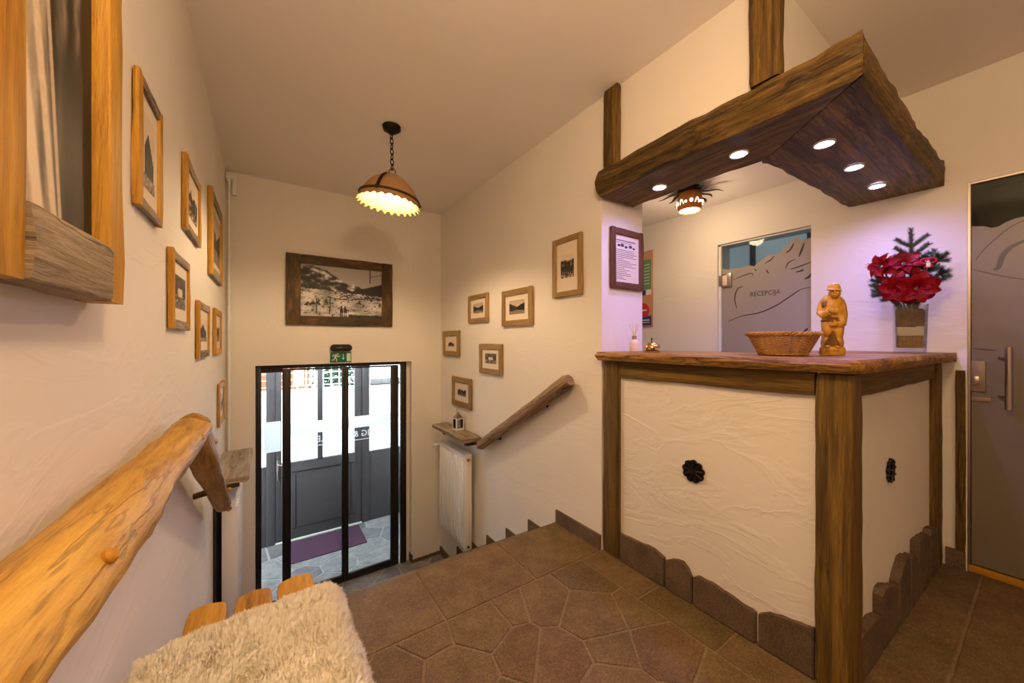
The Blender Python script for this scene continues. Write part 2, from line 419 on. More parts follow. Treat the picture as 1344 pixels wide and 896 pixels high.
def remesh(bm, voxel, smooth=2):
    """weld overlapping blobs into one continuous surface"""
    me = bpy.data.meshes.new('tmp'); bm.to_mesh(me); bm.free()
    o = bpy.data.objects.new('tmp', me); COL.objects.link(o)
    r = o.modifiers.new('r', 'REMESH'); r.mode = 'VOXEL'; r.voxel_size = voxel
    s = o.modifiers.new('s', 'SMOOTH'); s.iterations = smooth; s.factor = .5
    dg = bpy.context.evaluated_depsgraph_get(); dg.update()
    m2 = bpy.data.meshes.new_from_object(o.evaluated_get(dg))
    b = bmesh.new(); b.from_mesh(m2)
    bpy.data.objects.remove(o); bpy.data.meshes.remove(me); bpy.data.meshes.remove(m2)
    return b
def text_bm(txt, size, xf, depth=.0008):
    """lettering as thin solid shapes; xf maps (x, y, z) of the flat text to the place it stands"""
    cu = bpy.data.curves.new('t', 'FONT'); cu.body = txt; cu.size = size; cu.extrude = depth; cu.resolution_u = 3
    cu.align_x = 'CENTER'; cu.align_y = 'BOTTOM_BASELINE'
    o = bpy.data.objects.new('t', cu); COL.objects.link(o)
    dg = bpy.context.evaluated_depsgraph_get(); dg.update()
    me = bpy.data.meshes.new_from_object(o.evaluated_get(dg)); b = bmesh.new(); b.from_mesh(me)
    bpy.data.objects.remove(o); bpy.data.curves.remove(cu); bpy.data.meshes.remove(me)
    for v in b.verts: v.co = Vector(xf(*v.co))
    return b
def merge(dst, src):
    me = bpy.data.meshes.new('m'); src.to_mesh(me); src.free(); dst.from_mesh(me); bpy.data.meshes.remove(me)
def ysk(x): return .400-.028*(x-1.75)      # the counter's side stands a touch out of square

# ------------------------------------------------------------------ paving
def clip(poly, a, b, k=0):
    """keep the part of poly nearer to a than to b"""
    d = (b[0]-a[0], b[1]-a[1]); dd = d[0]**2+d[1]**2; h = .5+k/dd; m = (a[0]+d[0]*h, a[1]+d[1]*h); out = []
    side = lambda p: (p[0]-m[0])*d[0]+(p[1]-m[1])*d[1]
    for i in range(len(poly)):
        p, q = poly[i], poly[(i+1) % len(poly)]; sp, sq = side(p), side(q)
        if sp <= 0: out.append(p)
        if sp*sq < 0:
            t = sp/(sp-sq); out.append((p[0]+(q[0]-p[0])*t, p[1]+(q[1]-p[1])*t))
    return out
def shrink(poly, g):
    """move every side inwards by g"""
    n = len(poly); ar = sum(poly[i][0]*poly[(i+1) % n][1]-poly[(i+1) % n][0]*poly[i][1] for i in range(n))
    if abs(ar) < .002: return None
    if ar < 0: poly = poly[::-1]
    cl = [p for i, p in enumerate(poly) if math.hypot(p[0]-poly[i-1][0], p[1]-poly[i-1][1]) > .012]
    n = len(cl)
    if n < 3: return None
    lines = []
    for i in range(n):
        a, b = Vector(cl[i]), Vector(cl[(i+1) % n]); d = (b-a).normalized(); lines.append((a+Vector((-d.y, d.x))*g, d))
    out = []
    for i in range(n):
        (p, d), (q, e) = lines[i-1], lines[i]
        cr = d.x*e.y-d.y*e.x
        if abs(cr) < .05: out.append(q); continue
        t = ((q.x-p.x)*e.y-(q.y-p.y)*e.x)/cr; out.append(p+d*t)
    return out
def stones(bm, polys, z, g, th=.004, seed=1, spread=.10, mi=1, tints=None):
    lay = bm.loops.layers.color.get('Col') or bm.loops.layers.color.new('Col')
    rnd = random.Random(seed)
    for p in polys:
        s = shrink(p, g)
        if not s: continue
        # roughen the outline
        q = []
        for i in range(len(s)):
            a, b = s[i], s[(i+1) % len(s)]; m = max(1, int((b-a).length/.05)); nv = (b-a).normalized(); nv = Vector((nv.y, -nv.x))
            for k in range(m):
                pp = a.lerp(b, k/m); q.append(pp+nv*(noise.noise(Vector((pp.x*14, pp.y*14, seed)))*.003*(1 if k else 0)))
        # round the sharp corners a little
        c = 1+rnd.uniform(-spread, spread); col = (c*(1+rnd.uniform(-.04, .04)), c, c*(1+rnd.uniform(-.05, .05)), 1)
        cen = sum(q, Vector((0, 0)))/len(q)
        lo = [bm.verts.new((v.x, v.y, z-.006)) for v in q]
        mid = [bm.verts.new((v.x, v.y, z+th*.55)) for v in q]
        hi = [bm.verts.new((*(v+(cen-v).normalized()*.004), z+th)) for v in q]
        fs = [bm.faces.new(hi)]
        for A, C in ((lo, mid), (mid, hi)):
            for i in range(len(q)): fs.append(bm.faces.new((A[i], A[(i+1) % len(q)], C[(i+1) % len(q)], C[i])))
        for f in fs:
            f.material_index = mi
            for lp in f.loops: lp[lay] = col
def voronoi(x0, x1, y0, y1, seeds):
    out = []; rw_ = random.Random(41); wt = [rw_.uniform(-.008, .008) for _ in seeds]
    for i, a in enumerate(seeds):
        p = [(x0, y0), (x1, y0), (x1, y1), (x0, y1)]
        for j, b in enumerate(seeds):
            if i != j and math.hypot(a[0]-b[0], a[1]-b[1]) < 1.6: p = clip(p, a, b, wt[i]-wt[j])
            if len(p) < 3: break
        if len(p) >= 3: out.append(p)
    return out
def fill_seeds(fix, x0, x1, y0, y1, dmin, seed):
    r = random.Random(seed); s = list(fix)
    for _ in range(4000):
        p = (r.uniform(x0, x1), r.uniform(y0, y1))
        if all(math.hypot(p[0]-q[0], p[1]-q[1]) > dmin for q in s): s.append(p)
    return s
def rect(x0, x1, y0, y1): return [(x0, y0), (x1, y0), (x1, y1), (x0, y1)]

YE = 1.85                                   # edge of the landing
bm = B()
lay = bm.loops.layers.color.new('Col')
box(bm, XL-.2, XW+.2, -2.6, YE-.01, -.20, -.001)
box(bm, XR+.30, XW+.2, YE-.01, 3.0, -.20, -.001)
fix = [(1.08, 1.27), (.87, 1.36), (1.33, 1.28), (1.19, 1.12), (1.34, 1.03), (1.14, .97), (.95, 1.05), (.82, 1.17), (.73, 1.36), (.55, 1.40),
       (.56, 1.22), (1.02, .84), (1.28, .86), (1.34, .66), (.84, .90), (.63, 1.03), (.38, 1.30), (.42, 1.05), (1.10, .66), (.15, 1.2)]
seeds = fill_seeds(fix, XL, 1.437, -2.5, 1.465, .21, 3)
stones(bm, voronoi(XL, 1.437, -2.5, 1.462, seeds), 0, .006, .004, 5)
edge = []
xs = [XL, .08, .64, 1.13, 1.60]
for a, b in zip(xs, xs[1:]): edge.append(rect(a, b, 1.462, YE+.012))
ys = [1.462, 1.09, .735, .40, .03, -.4, -.9, -1.5, -2.5]
for a, b in zip(ys, ys[1:]): edge.append(rect(1.437, 1.61, b, a))
for i, (a, b) in enumerate([(1.61, 1.94), (1.94, 2.25), (2.25, 2.66), (2.66, XW)]): edge.append(rect(a, b, .213, .46))
for j, (c, d) in enumerate([(-.17, .213), (-.55, -.17), (-1.1, -.55), (-1.8, -1.1), (-2.5, -1.8)]):
    off = (j % 2)*.17
    xx = [1.61]+[x+off for x in (1.83, 2.22, 2.60)]+[XW]
    for a, b in zip(xx, xx[1:]): edge.append(rect(a, b, c, d))
stones(bm, edge, 0, .005, .004, 9, .12)
box(bm, XL, XR, YE-.02, YE+.008, -.19, .001, .003, 1)
for f in bm.faces:
    if f.material_index == 1:
        for lp in f.loops:
            if lp[lay][0] == 0 or tuple(lp[lay])[:3] == (1, 1, 1): lp[lay] = (1, 1, 1, 1)
struct('floor', bm, [M['grout'], M['stone']])
# stairs down to the entrance
bm = B(); lay = bm.loops.layers.color.new('Col')
YS = [YE, 2.16, 2.46, 2.77, 3.07, 3.37]
for k in range(5):
    z = -.19*(k+1)
    box(bm, XL, XR, YS[k], YS[k+1], ZB-.05, z-.03); box(bm, XL+.001, XR-.001, YS[k], YS[k+1]+.012, z-.03, z, .004)
for f in bm.faces:
    for lp in f.loops: lp[lay] = (1, 1, 1, 1)
struct('stairs', bm, M['stone'])
# entrance floor
bm = B(); box(bm, -1.4, 2.4, 3.37, 5.15, ZB-.2, ZB-.001)
stones(bm, voronoi(-1.3, 2.3, 3.38, 5.02, fill_seeds([], -1.3, 2.3, 3.38, 5.02, .24, 8)), ZB, .010, .004, 3, .22)
struct('floor_entrance', bm, [M['grout_grey'], M['slate']])

# ------------------------------------------------------------------ walls and ceiling
T = .2; YG = 3.88
bm = B(); box(bm, XL-T, XL, -2.6, YD+.2, ZB-.1, ZC+.1); struct('wall_left', bm, M['plaster'])
DX0, DX1, DZ = -.082, 1.270, .992            # the doorway
bm = B()
box(bm, XL, DX0, YD, YD+T, ZB-.1, ZC+.1); box(bm, DX1, XR, YD, YD+T, ZB-.1, ZC+.1); box(bm, DX0, DX1, YD, YD+T, DZ, ZC+.1); box(bm, 1.233, DX1, YG-.01, YD+T, ZB-.1, DZ)
struct('wall_entrance', bm, M['plaster'])
bm = B(); box(bm, XR, XR+.37, 1.46, YD+T, ZB-.1, ZC+.05); struct('wall_stairs', bm, M['plaster'])
RD0, RD1, RDZ = .922, 1.537, 1.982           # reception door
SD1, SDZ = .262, 2.028                       # side door, right of the counter
bm = B()
box(bm, XW, XW+T, RD1, 3.1, -.1, ZC+.1); box(bm, XW, XW+T, RD0, RD1, RDZ, ZC+.1); box(bm, XW, XW+T, SD1, RD0, -.1, ZC+.1)
box(bm, XW, XW+T, -.64, SD1, SDZ, ZC+.1); box(bm, XW, XW+T, -2.6, -.64, -.1, ZC+.1)
struct('wall_reception', bm, M['plaster'])
bm = B(); box(bm, XR+.37, XW, 2.9, 3.1, -.1, ZC); struct('wall_office', bm, M['plaster'])
bm = B(); box(bm, XL-T, XW+T, -2.8, -2.6, -.1, ZC+.1); struct('wall_rear', bm, M['plaster'])
bm = B(); box(bm, XL-T, XW+T, -2.7, YD+T, ZC, ZC+.1); struct('ceiling', bm, M['ceiling'])
bm = B()
box(bm, XR, XR+.28, .60, 1.46, 2.172, ZC+.01); box(bm, XR+.28, XW, .60, .72, 2.172, ZC+.01)
struct('wall_bulkhead', bm, M['plaster'])
bm = B(); box(bm, XR+.28, XW, .72, 2.9, 2.31, 2.36); struct('ceiling_reception', bm, M['ceiling'])
# skirtings
bm = B()
box(bm, XR-.014, XR, 1.462, YE, .003, .088, .002)
for k in range(5):
    z = -.19*(k+1); box(bm, XR-.014, XR-.0005, YS[k], YS[k+1], z, z+.088, .002)
box(bm, XR-.014, XR-.0005, YS[5], YD, ZB, ZB+.085, .002)
struct('baseboard_stairs', bm, M['plinth_stone'])
bm = B(); box(bm, DX1, XR-.016, YD-.014, YD-.0005, ZB, ZB+.035, .002); box(bm, DX1-.004, DX1+.01, YD-.014, YD+.12, ZB, ZB+.09, .002); struct('baseboard_entrance', bm, M['plinth_stone'])
bm = B(); box(bm, XW-.016, XW-.0005, .266, .335, .003, .100, .002); struct('baseboard_reception', bm, M['plinth_stone'])

# ------------------------------------------------------------------ sliding entrance door
YG = 3.88
door = bpy.data.objects.new('door_1', None); COL.objects.link(door); door.location = (.58, YG, ZB); door['kind'] = 'structure'
bm = B()
box(bm, -.080, -.038, YG-.03, YG+.05, ZB, .987, .002); box(bm, 1.172, 1.232, YG-.03, YG+.01, ZB, .987, .002)
box(bm, -.038, 1.172, YG-.03, YG+.05, .958, .987, .002)
box(bm, -.038, .118, YG-.012, YG+.012, .925, .958); box(bm, -.038, .118, YG-.012, YG+.012, ZB, ZB+.03)
link('frame', bm, M['black_frame'], door)
for x0, x1, a, b in ((.116, .634, .066, .030), (.634, 1.152, .030, .082)):
    bm = B(); yq = YG-.014
    box(bm, x0, x0+a, yq-.016, yq+.016, ZB+.012, .955, .002); box(bm, x1-b+.0, x1-.002, yq-.016, yq+.016, ZB+.012, .955, .002)
    box(bm, x0+a, x1-b, yq-.016, yq+.016, ZB+.012, ZB+.072, .002); box(bm, x0+a, x1-b, yq-.016, yq+.016, .938, .955, .002)
    lf = link('sliding_leaf', bm, M['black_frame'], door)
    bm = B(); box(bm, x0+a, x1-b, yq-.003, yq+.003, ZB+.072, .938); link('pane', bm, M['glass'], lf)
    bm = B(); box(bm, x0+a+.004, x1-b-.004, yq+.0045, yq+.0055, .346, .458); box(bm, x0+a+.004, x1-b-.004, yq+.0045, yq+.0055, .222, .228)
    link('vinyl_band', bm, M['vinyl'], lf)
    bm = B()
    for tx, cx in ((('G \u0026', .775), ('COZDI', .97)) if x0 > .4 else (('LE', .425),)):
        tb = text_bm(tx, .085, lambda x, y, z, cx=cx: (cx-x*.95, yq+.005-z, .256+y)); merge(bm, tb)
    link('lettering', bm, M['vinyl_white'], lf)
bm = B(); box(bm, -.038, .116, YG-.003, YG+.003, ZB+.03, .925); pn = link('side_pane', bm, M['glass'], door)
bm = B(); box(bm, -.020, .106, YG+.0045, YG+.006, .216, .486); link('frosted_sticker', bm, M['vinyl'], pn)
# ------------------------------------------------------------------ vestibule and outer door
YO = 5.00
bm = B(); box(bm, -1.4, -1.2, YD+T, YO, ZB, 1.45); box(bm, 2.2, 2.4, YD+T, YO, ZB, 1.45); struct('wall_vestibule', bm, M['white_paint'])
bm = B(); box(bm, -1.4, 2.4, YD+T, YO+.1, 1.45, 1.6); struct('ceiling_vestibule', bm, M['white_paint'])
out = bpy.data.objects.new('door_2', None); COL.objects.link(out); out.location = (.55, YO, ZB); out['kind'] = 'structure'
bm = B()
for a, b in ((-.62, -.52), (-.007, .0815), (1.022, 1.115), (1.74, 1.80)): box(bm, a, b, YO, YO+.07, ZB, 1.45, .003)
for a, b in ((-.52, -.007), (1.115, 1.74)):
    box(bm, a, b, YO+.01, YO+.06, ZB, -.235, .002); box(bm, a, b, YO, YO+.07, 1.30, 1.45)
    box(bm, a+.08, b-.08, YO+.002, YO+.01, ZB+.14, -.34, .004)
box(bm, -1.2, -.62, YO, YO+.07, ZB, 1.45); box(bm, 1.80, 2.2, YO, YO+.07, ZB, 1.45); box(bm, .0815, 1.022, YO, YO+.07, 1.30, 1.45)
link('frame', bm, M['anthracite'], out)
bm = B()
box(bm, .082, .142, YO+.004, YO+.06, ZB+.02, 1.298, .003); box(bm, .938, 1.018, YO+.004, YO+.06, ZB+.02, 1.298, .003); box(bm, .515, .572, YO+.004, YO+.06, -.235, 1.2, .002)
box(bm, .142, .938, YO+.004, YO+.06, ZB+.02, -.222, .002); box(bm, .142, .938, YO+.004, YO+.06, 1.2, 1.298)
leaf = link('door_leaf', bm, M['anthracite'], out)
bm = B(); box(bm, .079, .083, YO-.002, YO+.004, ZB+.02, 1.29); box(bm, 1.0165, 1.0225, YO-.002, YO+.004, ZB+.02, 1.29); box(bm, .25, .925, YO-.004, YO+.003, ZB+.14, ZB+.15, .001); box(bm, .25, .925, YO-.004, YO+.003, -.34, -.33, .001); box(bm, .885, .895, YO-.004, YO+.003, ZB+.15, -.34, .001); box(bm, .28, .288, YO-.004, YO+.003, ZB+.15, -.34, .001)
link('panel_moulding', bm, M['anthracite_dark'], leaf)
bm = B(); box(bm, .083, 1.018, YO-.01, YO+.003, ZB+.006, ZB+.02, .002); link('threshold_light_gap', bm, M['sign_white'], leaf)  # white strip painting in the light gap under the door leaf
bm = B(); box(bm, .098, .126, YO-.008, YO+.003, -.40, -.17, .003); tube(bm, [(.112, YO-.005, -.22), (.112, YO-.05, -.22), (.215, YO-.055, -.22)], .010); link('door_handle', bm, M['steel'], leaf)
bm = B()
for a, b in ((.142, .515), (.572, .938)): box(bm, a, b, YO+.03, YO+.034, -.222, 1.2)
link('pane', bm, M['glass'], leaf)
bm = B()
for a, b in ((-.52, -.007), (1.115, 1.74)): box(bm, a, b, YO+.03, YO+.034, -.235, 1.30)
link('side_pane', bm, M['glass'], out)
bm = B(); box(bm, .17, .972, 4.468, 4.952, ZB+.005, ZB+.016, .003); solo('doormat', bm, M['mat'], 'purple rectangular doormat lying inside the grey outer door', 'doormat')
# outside
bm = B(); box(bm, -8, 12, YO+.1, 22, ZB-.3, ZB-.02); struct('ground', bm, M['white_paint'])
bm = B(); box(bm, -4, 1.95, 8.5, 8.7, ZB-.02, .225, .01); struct('wall_garden', bm, M['white_paint'])
bm = B()
for i in range(34): tube(bm, [(-3.2+i*.155, 8.6, .224), (-3.2+i*.155, 8.6, 1.3)], .012, 6)
for i in range(8): tube(bm, [(-3.3, 8.58, .30+i*.13), (1.94, 8.58, .30+i*.13)], .009, 6)
solo('wire_fence', bm, M['white_paint'], 'white wire mesh fence on top of the garden wall outside', 'fence')
house = thing('orange_house', (-.5, 14.0, ZB), 'orange house far outside behind the white wire fence', 'house')
bm = B(); box(bm, -2.6, 1.15, 13.5, 15.5, ZB, 2.6); link('house_wall', bm, M['brick'], house)
bm = B(); prism(bm, [(-3, 2.6), (1.5, 2.6), (-.75, 3.9)], lambda x, z: (x, 13.2, z), lambda x, z: (x, 15.8, z)); link('house_roof', bm, M['frame_red'], house)
for x in (-1.9, -.9, .0, .7):
    for z in (-.2, .9): bm = B(); box(bm, x, x+.28, 13.47, 13.5, z, z+.5, .005); link('window', bm, M['sign_white'], house)
def foliage(bm, c, ex, n, s, seed):
    r = random.Random(seed)
    for _ in range(n):
        p = Vector((r.gauss(0, .45), r.gauss(0, .45), r.gauss(0, .45)))
        if p.length > 1: p.normalize()
        p = Vector(c)+Vector((p.x*ex[0], p.y*ex[1], p.z*ex[2]))
        a = Vector((r.uniform(-1, 1), r.uniform(-1, 1), r.uniform(-1, 1))).normalized(); b2 = a.orthogonal().normalized()
        bm.faces.new([bm.verts.new(p+a*s), bm.verts.new(p+b2*s*.45), bm.verts.new(p-a*s), bm.verts.new(p-b2*s*.45)])
bm = B(); foliage(bm, (1.55, 10.3, .7), (.75, .4, 1.3), 900, .10, 4); tube(bm, [(1.55, 10.3, ZB), (1.55, 10.3, .9)], .05, 8)
solo('garden_shrub', bm, M['leaf'], 'green shrub outside beyond the white wire fence', 'shrub')
nb = thing('white_outbuilding', (3.4, 8.9, ZB), 'white neighbouring building seen through the right outer pane', 'building')
bm = B(); box(bm, 1.96, 5.2, 8.52, 9.6, ZB, .23); link('building_wall', bm, M['white_paint'], nb)
bm = B(); box(bm, 1.93, 5.25, 8.44, 9.65, .23, .262, .004); link('eave', bm, M['dark_gap'], nb)
bm = B(); box(bm, 2.10, 2.30, 8.505, 8.52, -.05, .06, .004); link('wall_plaque', bm, plain('grey_plaque', rgb(170, 174, 180), .6), nb)
# back rooms behind the two glass doors
bm = B(); box(bm, 5.2, 5.3, .3, 2.6, -.1, 3.1); box(bm, XW+T, 5.2, 2.5, 2.6, -.1, 3.1); box(bm, XW+T, 5.2, .3, .4, -.1, 3.1); box(bm, XW+T, 5.2, .3, 2.6, -.1, 0); box(bm, XW+T, 5.2, .3, 2.6, 3.0, 3.1); struct('wall_back_office', bm, M['backroom'])
bm = B()
for y in (.9, 1.55, 2.15): box(bm, 5.15, 5.199, y, y+.05, .9, 2.9)
box(bm, 5.15, 5.199, .6, 2.4, 2.85, 2.9); box(bm, 5.15, 5.199, .6, 2.4, .9, .95); struct('window_1', bm, M['dark_gap'])
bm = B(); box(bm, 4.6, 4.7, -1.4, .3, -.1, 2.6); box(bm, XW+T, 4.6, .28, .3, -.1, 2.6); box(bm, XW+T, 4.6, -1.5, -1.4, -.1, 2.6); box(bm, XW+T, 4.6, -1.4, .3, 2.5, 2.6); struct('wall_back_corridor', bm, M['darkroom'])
bm = B(); box(bm, XW+T, 4.6, -1.4, .3, -.1, 0.003); struct('floor_corridor', bm, M['gold'])

# ------------------------------------------------------------------ etched glass doors
def strip(bm, pts, w, x):
    """a brush-stroke of varying width, in the plane of a door at depth x; pts are (y, z)"""
    n = len(pts)
    P = [Vector(p) for p in pts]
    # densify
    D = []
    for i in range(n-1):
        for k in range(6):
            t = k/6; a, b = P[max(i-1, 0)], P[min(i+2, n-1)]
            D.append(.5*((2*P[i])+(P[i+1]-a)*t+(2*a-5*P[i]+4*P[i+1]-b)*t*t+(3*P[i]-a-3*P[i+1]+b)*t**3))
    D.append(P[-1]); m = len(D); L, R = [], []
    for i, p in enumerate(D):
        d = (D[min(i+1, m-1)]-D[max(i-1, 0)]).normalized(); nv = Vector((-d.y, d.x)); ww = w*(.35+.65*math.sin(PI*min(max(i/(m-1), .06), .94)))
        L.append(p+nv*ww/2); R.append(p-nv*ww/2)
    prism(bm, [tuple(p) for p in L]+[tuple(p) for p in R[::-1]], lambda y, z: (x, y, z), lambda y, z: (x+.0006, y, z))
XG = XW+.035
d2 = bpy.data.objects.new('door_3', None); COL.objects.link(d2); d2.location = (XG, 1.2, 0); d2['kind'] = 'structure'
bm = B(); box(bm, XG, XG+.01, RD0+.001, RD1-.022, .008, RDZ-.012); pane = link('glass_leaf', bm, M['glass_green'], d2)
prof = [(RD1-.024, 1.79), (1.46, 1.775), (1.42, 1.78), (1.38, 1.775), (1.32, 1.785), (1.28, 1.77), (1.25, 1.80), (1.22, 1.812), (1.19, 1.842), (1.16, 1.832), (1.12, 1.835), (1.09, 1.868), (1.06, 1.895), (1.03, 1.925), (1.01, 1.93), (.99, 1.905), (.96, 1.898), (.94, 1.908), (.924, 1.90)]
bm = B(); prism(bm, prof+[(.924, .01), (RD1-.024, .01)], lambda y, z: (XG-.0012, y, z), lambda y, z: (XG-.0004, y, z)); link('etched_mountain', bm, M['frost'], pane)
bm = B(); xs = XG-.002
for pts, w in (([(1.43, 1.69), (1.36, 1.71), (1.30, 1.72), (1.29, 1.70)], .008), ([(1.36, 1.63), (1.40, 1.61), (1.42, 1.54), (1.405, 1.46)], .010),
               ([(1.47, 1.36), (1.36, 1.40), (1.25, 1.415), (1.14, 1.46), (1.05, 1.52), (.99, 1.56), (.93, 1.57)], .009),
               ([(1.21, 1.78), (1.17, 1.80), (1.15, 1.825)], .010), ([(1.08, 1.83), (1.05, 1.85), (1.03, 1.89)], .012), ([(1.0, 1.79), (.985, 1.83), (.97, 1.88)], .014), ([(1.28, 1.75), (1.265, 1.735)], .008),
               ([(1.08, 1.72), (1.06, 1.76), (1.02, 1.775)], .008), ([(1.2, 1.73), (1.185, 1.70)], .009), ([(1.05, 1.71), (1.0, 1.72), (.93, 1.74)], .009), ([(1.02, 1.685), (.985, 1.69), (.975, 1.70)], .012), ([(.97, 1.63), (.945, 1.64), (.926, 1.67)], .014),
               ([(1.0, 1.24), (.975, 1.26), (.95, 1.29)], .02)):
    strip(bm, pts, w, xs)
link('etched_line', bm, M['etch'], pane)
bm = text_bm('RECEPCIJA', .052, lambda x, y, z: (XG-.0022+z*.3, 1.21-x*.82, 1.543+y*.95-x*.0)); link('etched_lettering', bm, M['etch'], pane)
bm = B(); box(bm, XG-.018, XG-.003, 1.440, 1.512, 1.635, 1.745, .003); box(bm, XG-.016, XG+.02, 1.505, RD1-.001, 1.645, 1.735, .002); hg = link('hinge', bm, M['steel'], d2)
bm = B(); box(bm, XG-.02, XG-.0175, 1.47, 1.505, 1.65, 1.73, .001); link('hinge_plate', bm, M['cream_plastic'], hg)
bm = B(); box(bm, XW+.02, XW+.05, RD1-.018, RD1-.001, .003, RDZ-.001); box(bm, XW+.02, XW+.05, RD0+.001, RD1-.001, RDZ-.012, RDZ-.001); link('frame', bm, M['white_paint'], d2)
XH = XW+.008
d3 = bpy.data.objects.new('door_4', None); COL.objects.link(d3); d3.location = (XH, -.2, 0); d3['kind'] = 'structure'
bm = B(); box(bm, XH, XH+.01, -.625, SD1-.012, .045, SDZ-.012); pane = link('glass_leaf', bm, M['glass_green'], d3)
prof = [(SD1-.014, 1.80), (.235, 1.795), (.21, 1.79), (.185, 1.775), (.165, 1.775), (.145, 1.79), (.12, 1.802), (.09, 1.805), (.03, 1.83), (-.1, 1.86), (-.25, 1.82), (-.4, 1.9), (-.62, 1.86)]
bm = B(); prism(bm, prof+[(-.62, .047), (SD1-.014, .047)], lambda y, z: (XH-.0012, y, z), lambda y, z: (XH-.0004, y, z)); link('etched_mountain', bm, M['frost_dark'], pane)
bm = B(); xs = XH-.002
for pts, w in (([(.235, 1.62), (.215, 1.66), (.17, 1.72), (.12, 1.77), (.06, 1.80)], .006), ([(.18, 1.565), (.165, 1.57), (.15, 1.63), (.12, 1.67), (.06, 1.70)], .020), ([(.247, 1.575), (.2, 1.55), (.14, 1.52), (.06, 1.49)], .006), ([(.247, 1.165), (.20, 1.158), (.17, 1.155)], .006), ([(.06, 1.6), (-.1, 1.5), (-.3, 1.52)], .008)):
    strip(bm, pts, w, xs)
link('etched_line', bm, M['etch'], pane)
bm = B(); tube(bm, [(XH-.055, .131, .868), (XH-.055, .131, 1.172)], .012, 14)
for z in (.925, 1.118): tube(bm, [(XH-.055, .131, z), (XH-.002, .160, z)], .007, 10)
link('pull_handle', bm, M['steel'], d3)
bm = B(); box(bm, XH-.014, XH-.003, .203, SD1-.013, .943, 1.10, .003); box(bm, XH-.012, XH-.003, .186, SD1-.013, .893, .915, .002); lk = link('lock_case', bm, plain('bronzed_lock', rgb(140, 122, 100), .5, .3), d3)
bm = B(); box(bm, XH-.0165, XH-.0145, .222, .244, .975, 1.02, .002); tube(bm, [(XH-.015, .233, .997), (XH-.022, .233, .997)], .005, 10); link('lock_cylinder', bm, M['steel'], lk)
bm = B(); box(bm, XW+.002, XW+.05, -.63, SD1-.002, .003, .038, .002); link('threshold', bm, M['gold'], d3)
bm = B(); box(bm, XW+.002, XW+.04, SD1-.011, SD1-.001, .04, SDZ-.001); box(bm, XW+.002, XW+.04, -.635, SD1-.011, SDZ-.011, SDZ-.001); link('frame', bm, M['steel'], d3)

# ------------------------------------------------------------------ beam canopy over the counter
can = thing('beam_canopy', (1.9, .9, 2.035), 'dark hewn timber canopy with spotlights over the reception counter', 'beam')
def front_tilt(x, y):                      # the left end of the front beam thins and sags a little
    return -.022*max(0, (y-.9)/.6)**1.5
bm = B(); live_slab(bm, [(1.545, .337), (1.925, .770), (1.895, 1.10), (1.865, 1.455), (1.548, 1.455), (1.545, .9)], 2.035, 2.178, .014, 3.1, .020, .03, front_tilt, keep=(0,))
link('front_beam', bm, M['slab_wood'], can)
bm = B(); live_slab(bm, [(1.548, .334), (2.3, .340), (3.035, .338), (3.035, .745), (2.5, .76), (1.93, .772)], 2.036, 2.172, .009, 8.7, .020, .03, lambda x, y: .004*max(0, x-2), keep=(2, 5))
link('side_slab', bm, M['slab_cross'], can)
for px, py, ph in ((1.745, 1.185, 'leftmost one by the pillar'), (1.74, .787, 'middle one of the front beam'), (1.95, .546, 'nearest one, by the corner'), (2.33, .540, 'middle of the right slab'), (2.71, .537, 'rightmost one by the wall')):
    lab = {'l': 'small round cool spotlight under the timber canopy, leftmost above the document frame', 'm': '', 'n': '', 'r': ''}
    zt = 2.034+front_tilt(px, py)*(1 if px < 1.9 else 0)
    if ph.startswith('left'): L_ = 'round cool recessed spotlight at the pillar end of the front beam, leftmost'
    elif 'front beam' in ph: L_ = 'round cool recessed spotlight halfway along the front beam, second from left'
    elif 'corner' in ph: L_ = 'round cool recessed spotlight in the wide slab just past the mitred corner'
    elif 'middle of' in ph: L_ = 'round cool recessed spotlight, middle of three in the wide slab'
    else: L_ = 'round cool recessed spotlight of the wide slab nearest the back wall'
    t = thing('recessed_spotlight', (px, py, zt-.006), L_, 'spotlight', 'spotlights in the timber canopy')
    bm = B(); lathe(bm, [(.026, .0), (.034, -.004), (.038, -.001), (.038, .004), (.026, .004), (.026, .0)], (px, py, zt-.003), 28, cap=False); link('trim_ring', bm, M['white_paint'], t)
    bm = B(); lathe(bm, [(.0, -.008), (.012, -.0072), (.020, -.005), (.026, -.001), (.026, .002), (.0, .002)], (px, py, zt-.004), 24); link('lens', bm, M['led'], t)
for (y0, y1, x0, zt, L_) in ((1.318, 1.420, 1.568, ZC-.003, 'short dark timber post on the wall at the pillar end of the canopy'), (.563, .668, 1.553, ZC-.003, 'dark timber post rising from the canopy to the ceiling at the corner')):
    bm = B(); timber(bm, [((x0+1.597)/2, (y0+y1)/2, 2.182 if y0 < 1 else 2.16), ((x0+1.597)/2, (y0+y1)/2, zt)], y1-y0, 1.597-x0, (1, 0, 0), .3, .004, 2+y0, 20)
    solo('timber_post', bm, M['beam'], L_, 'post', 'posts above the canopy')

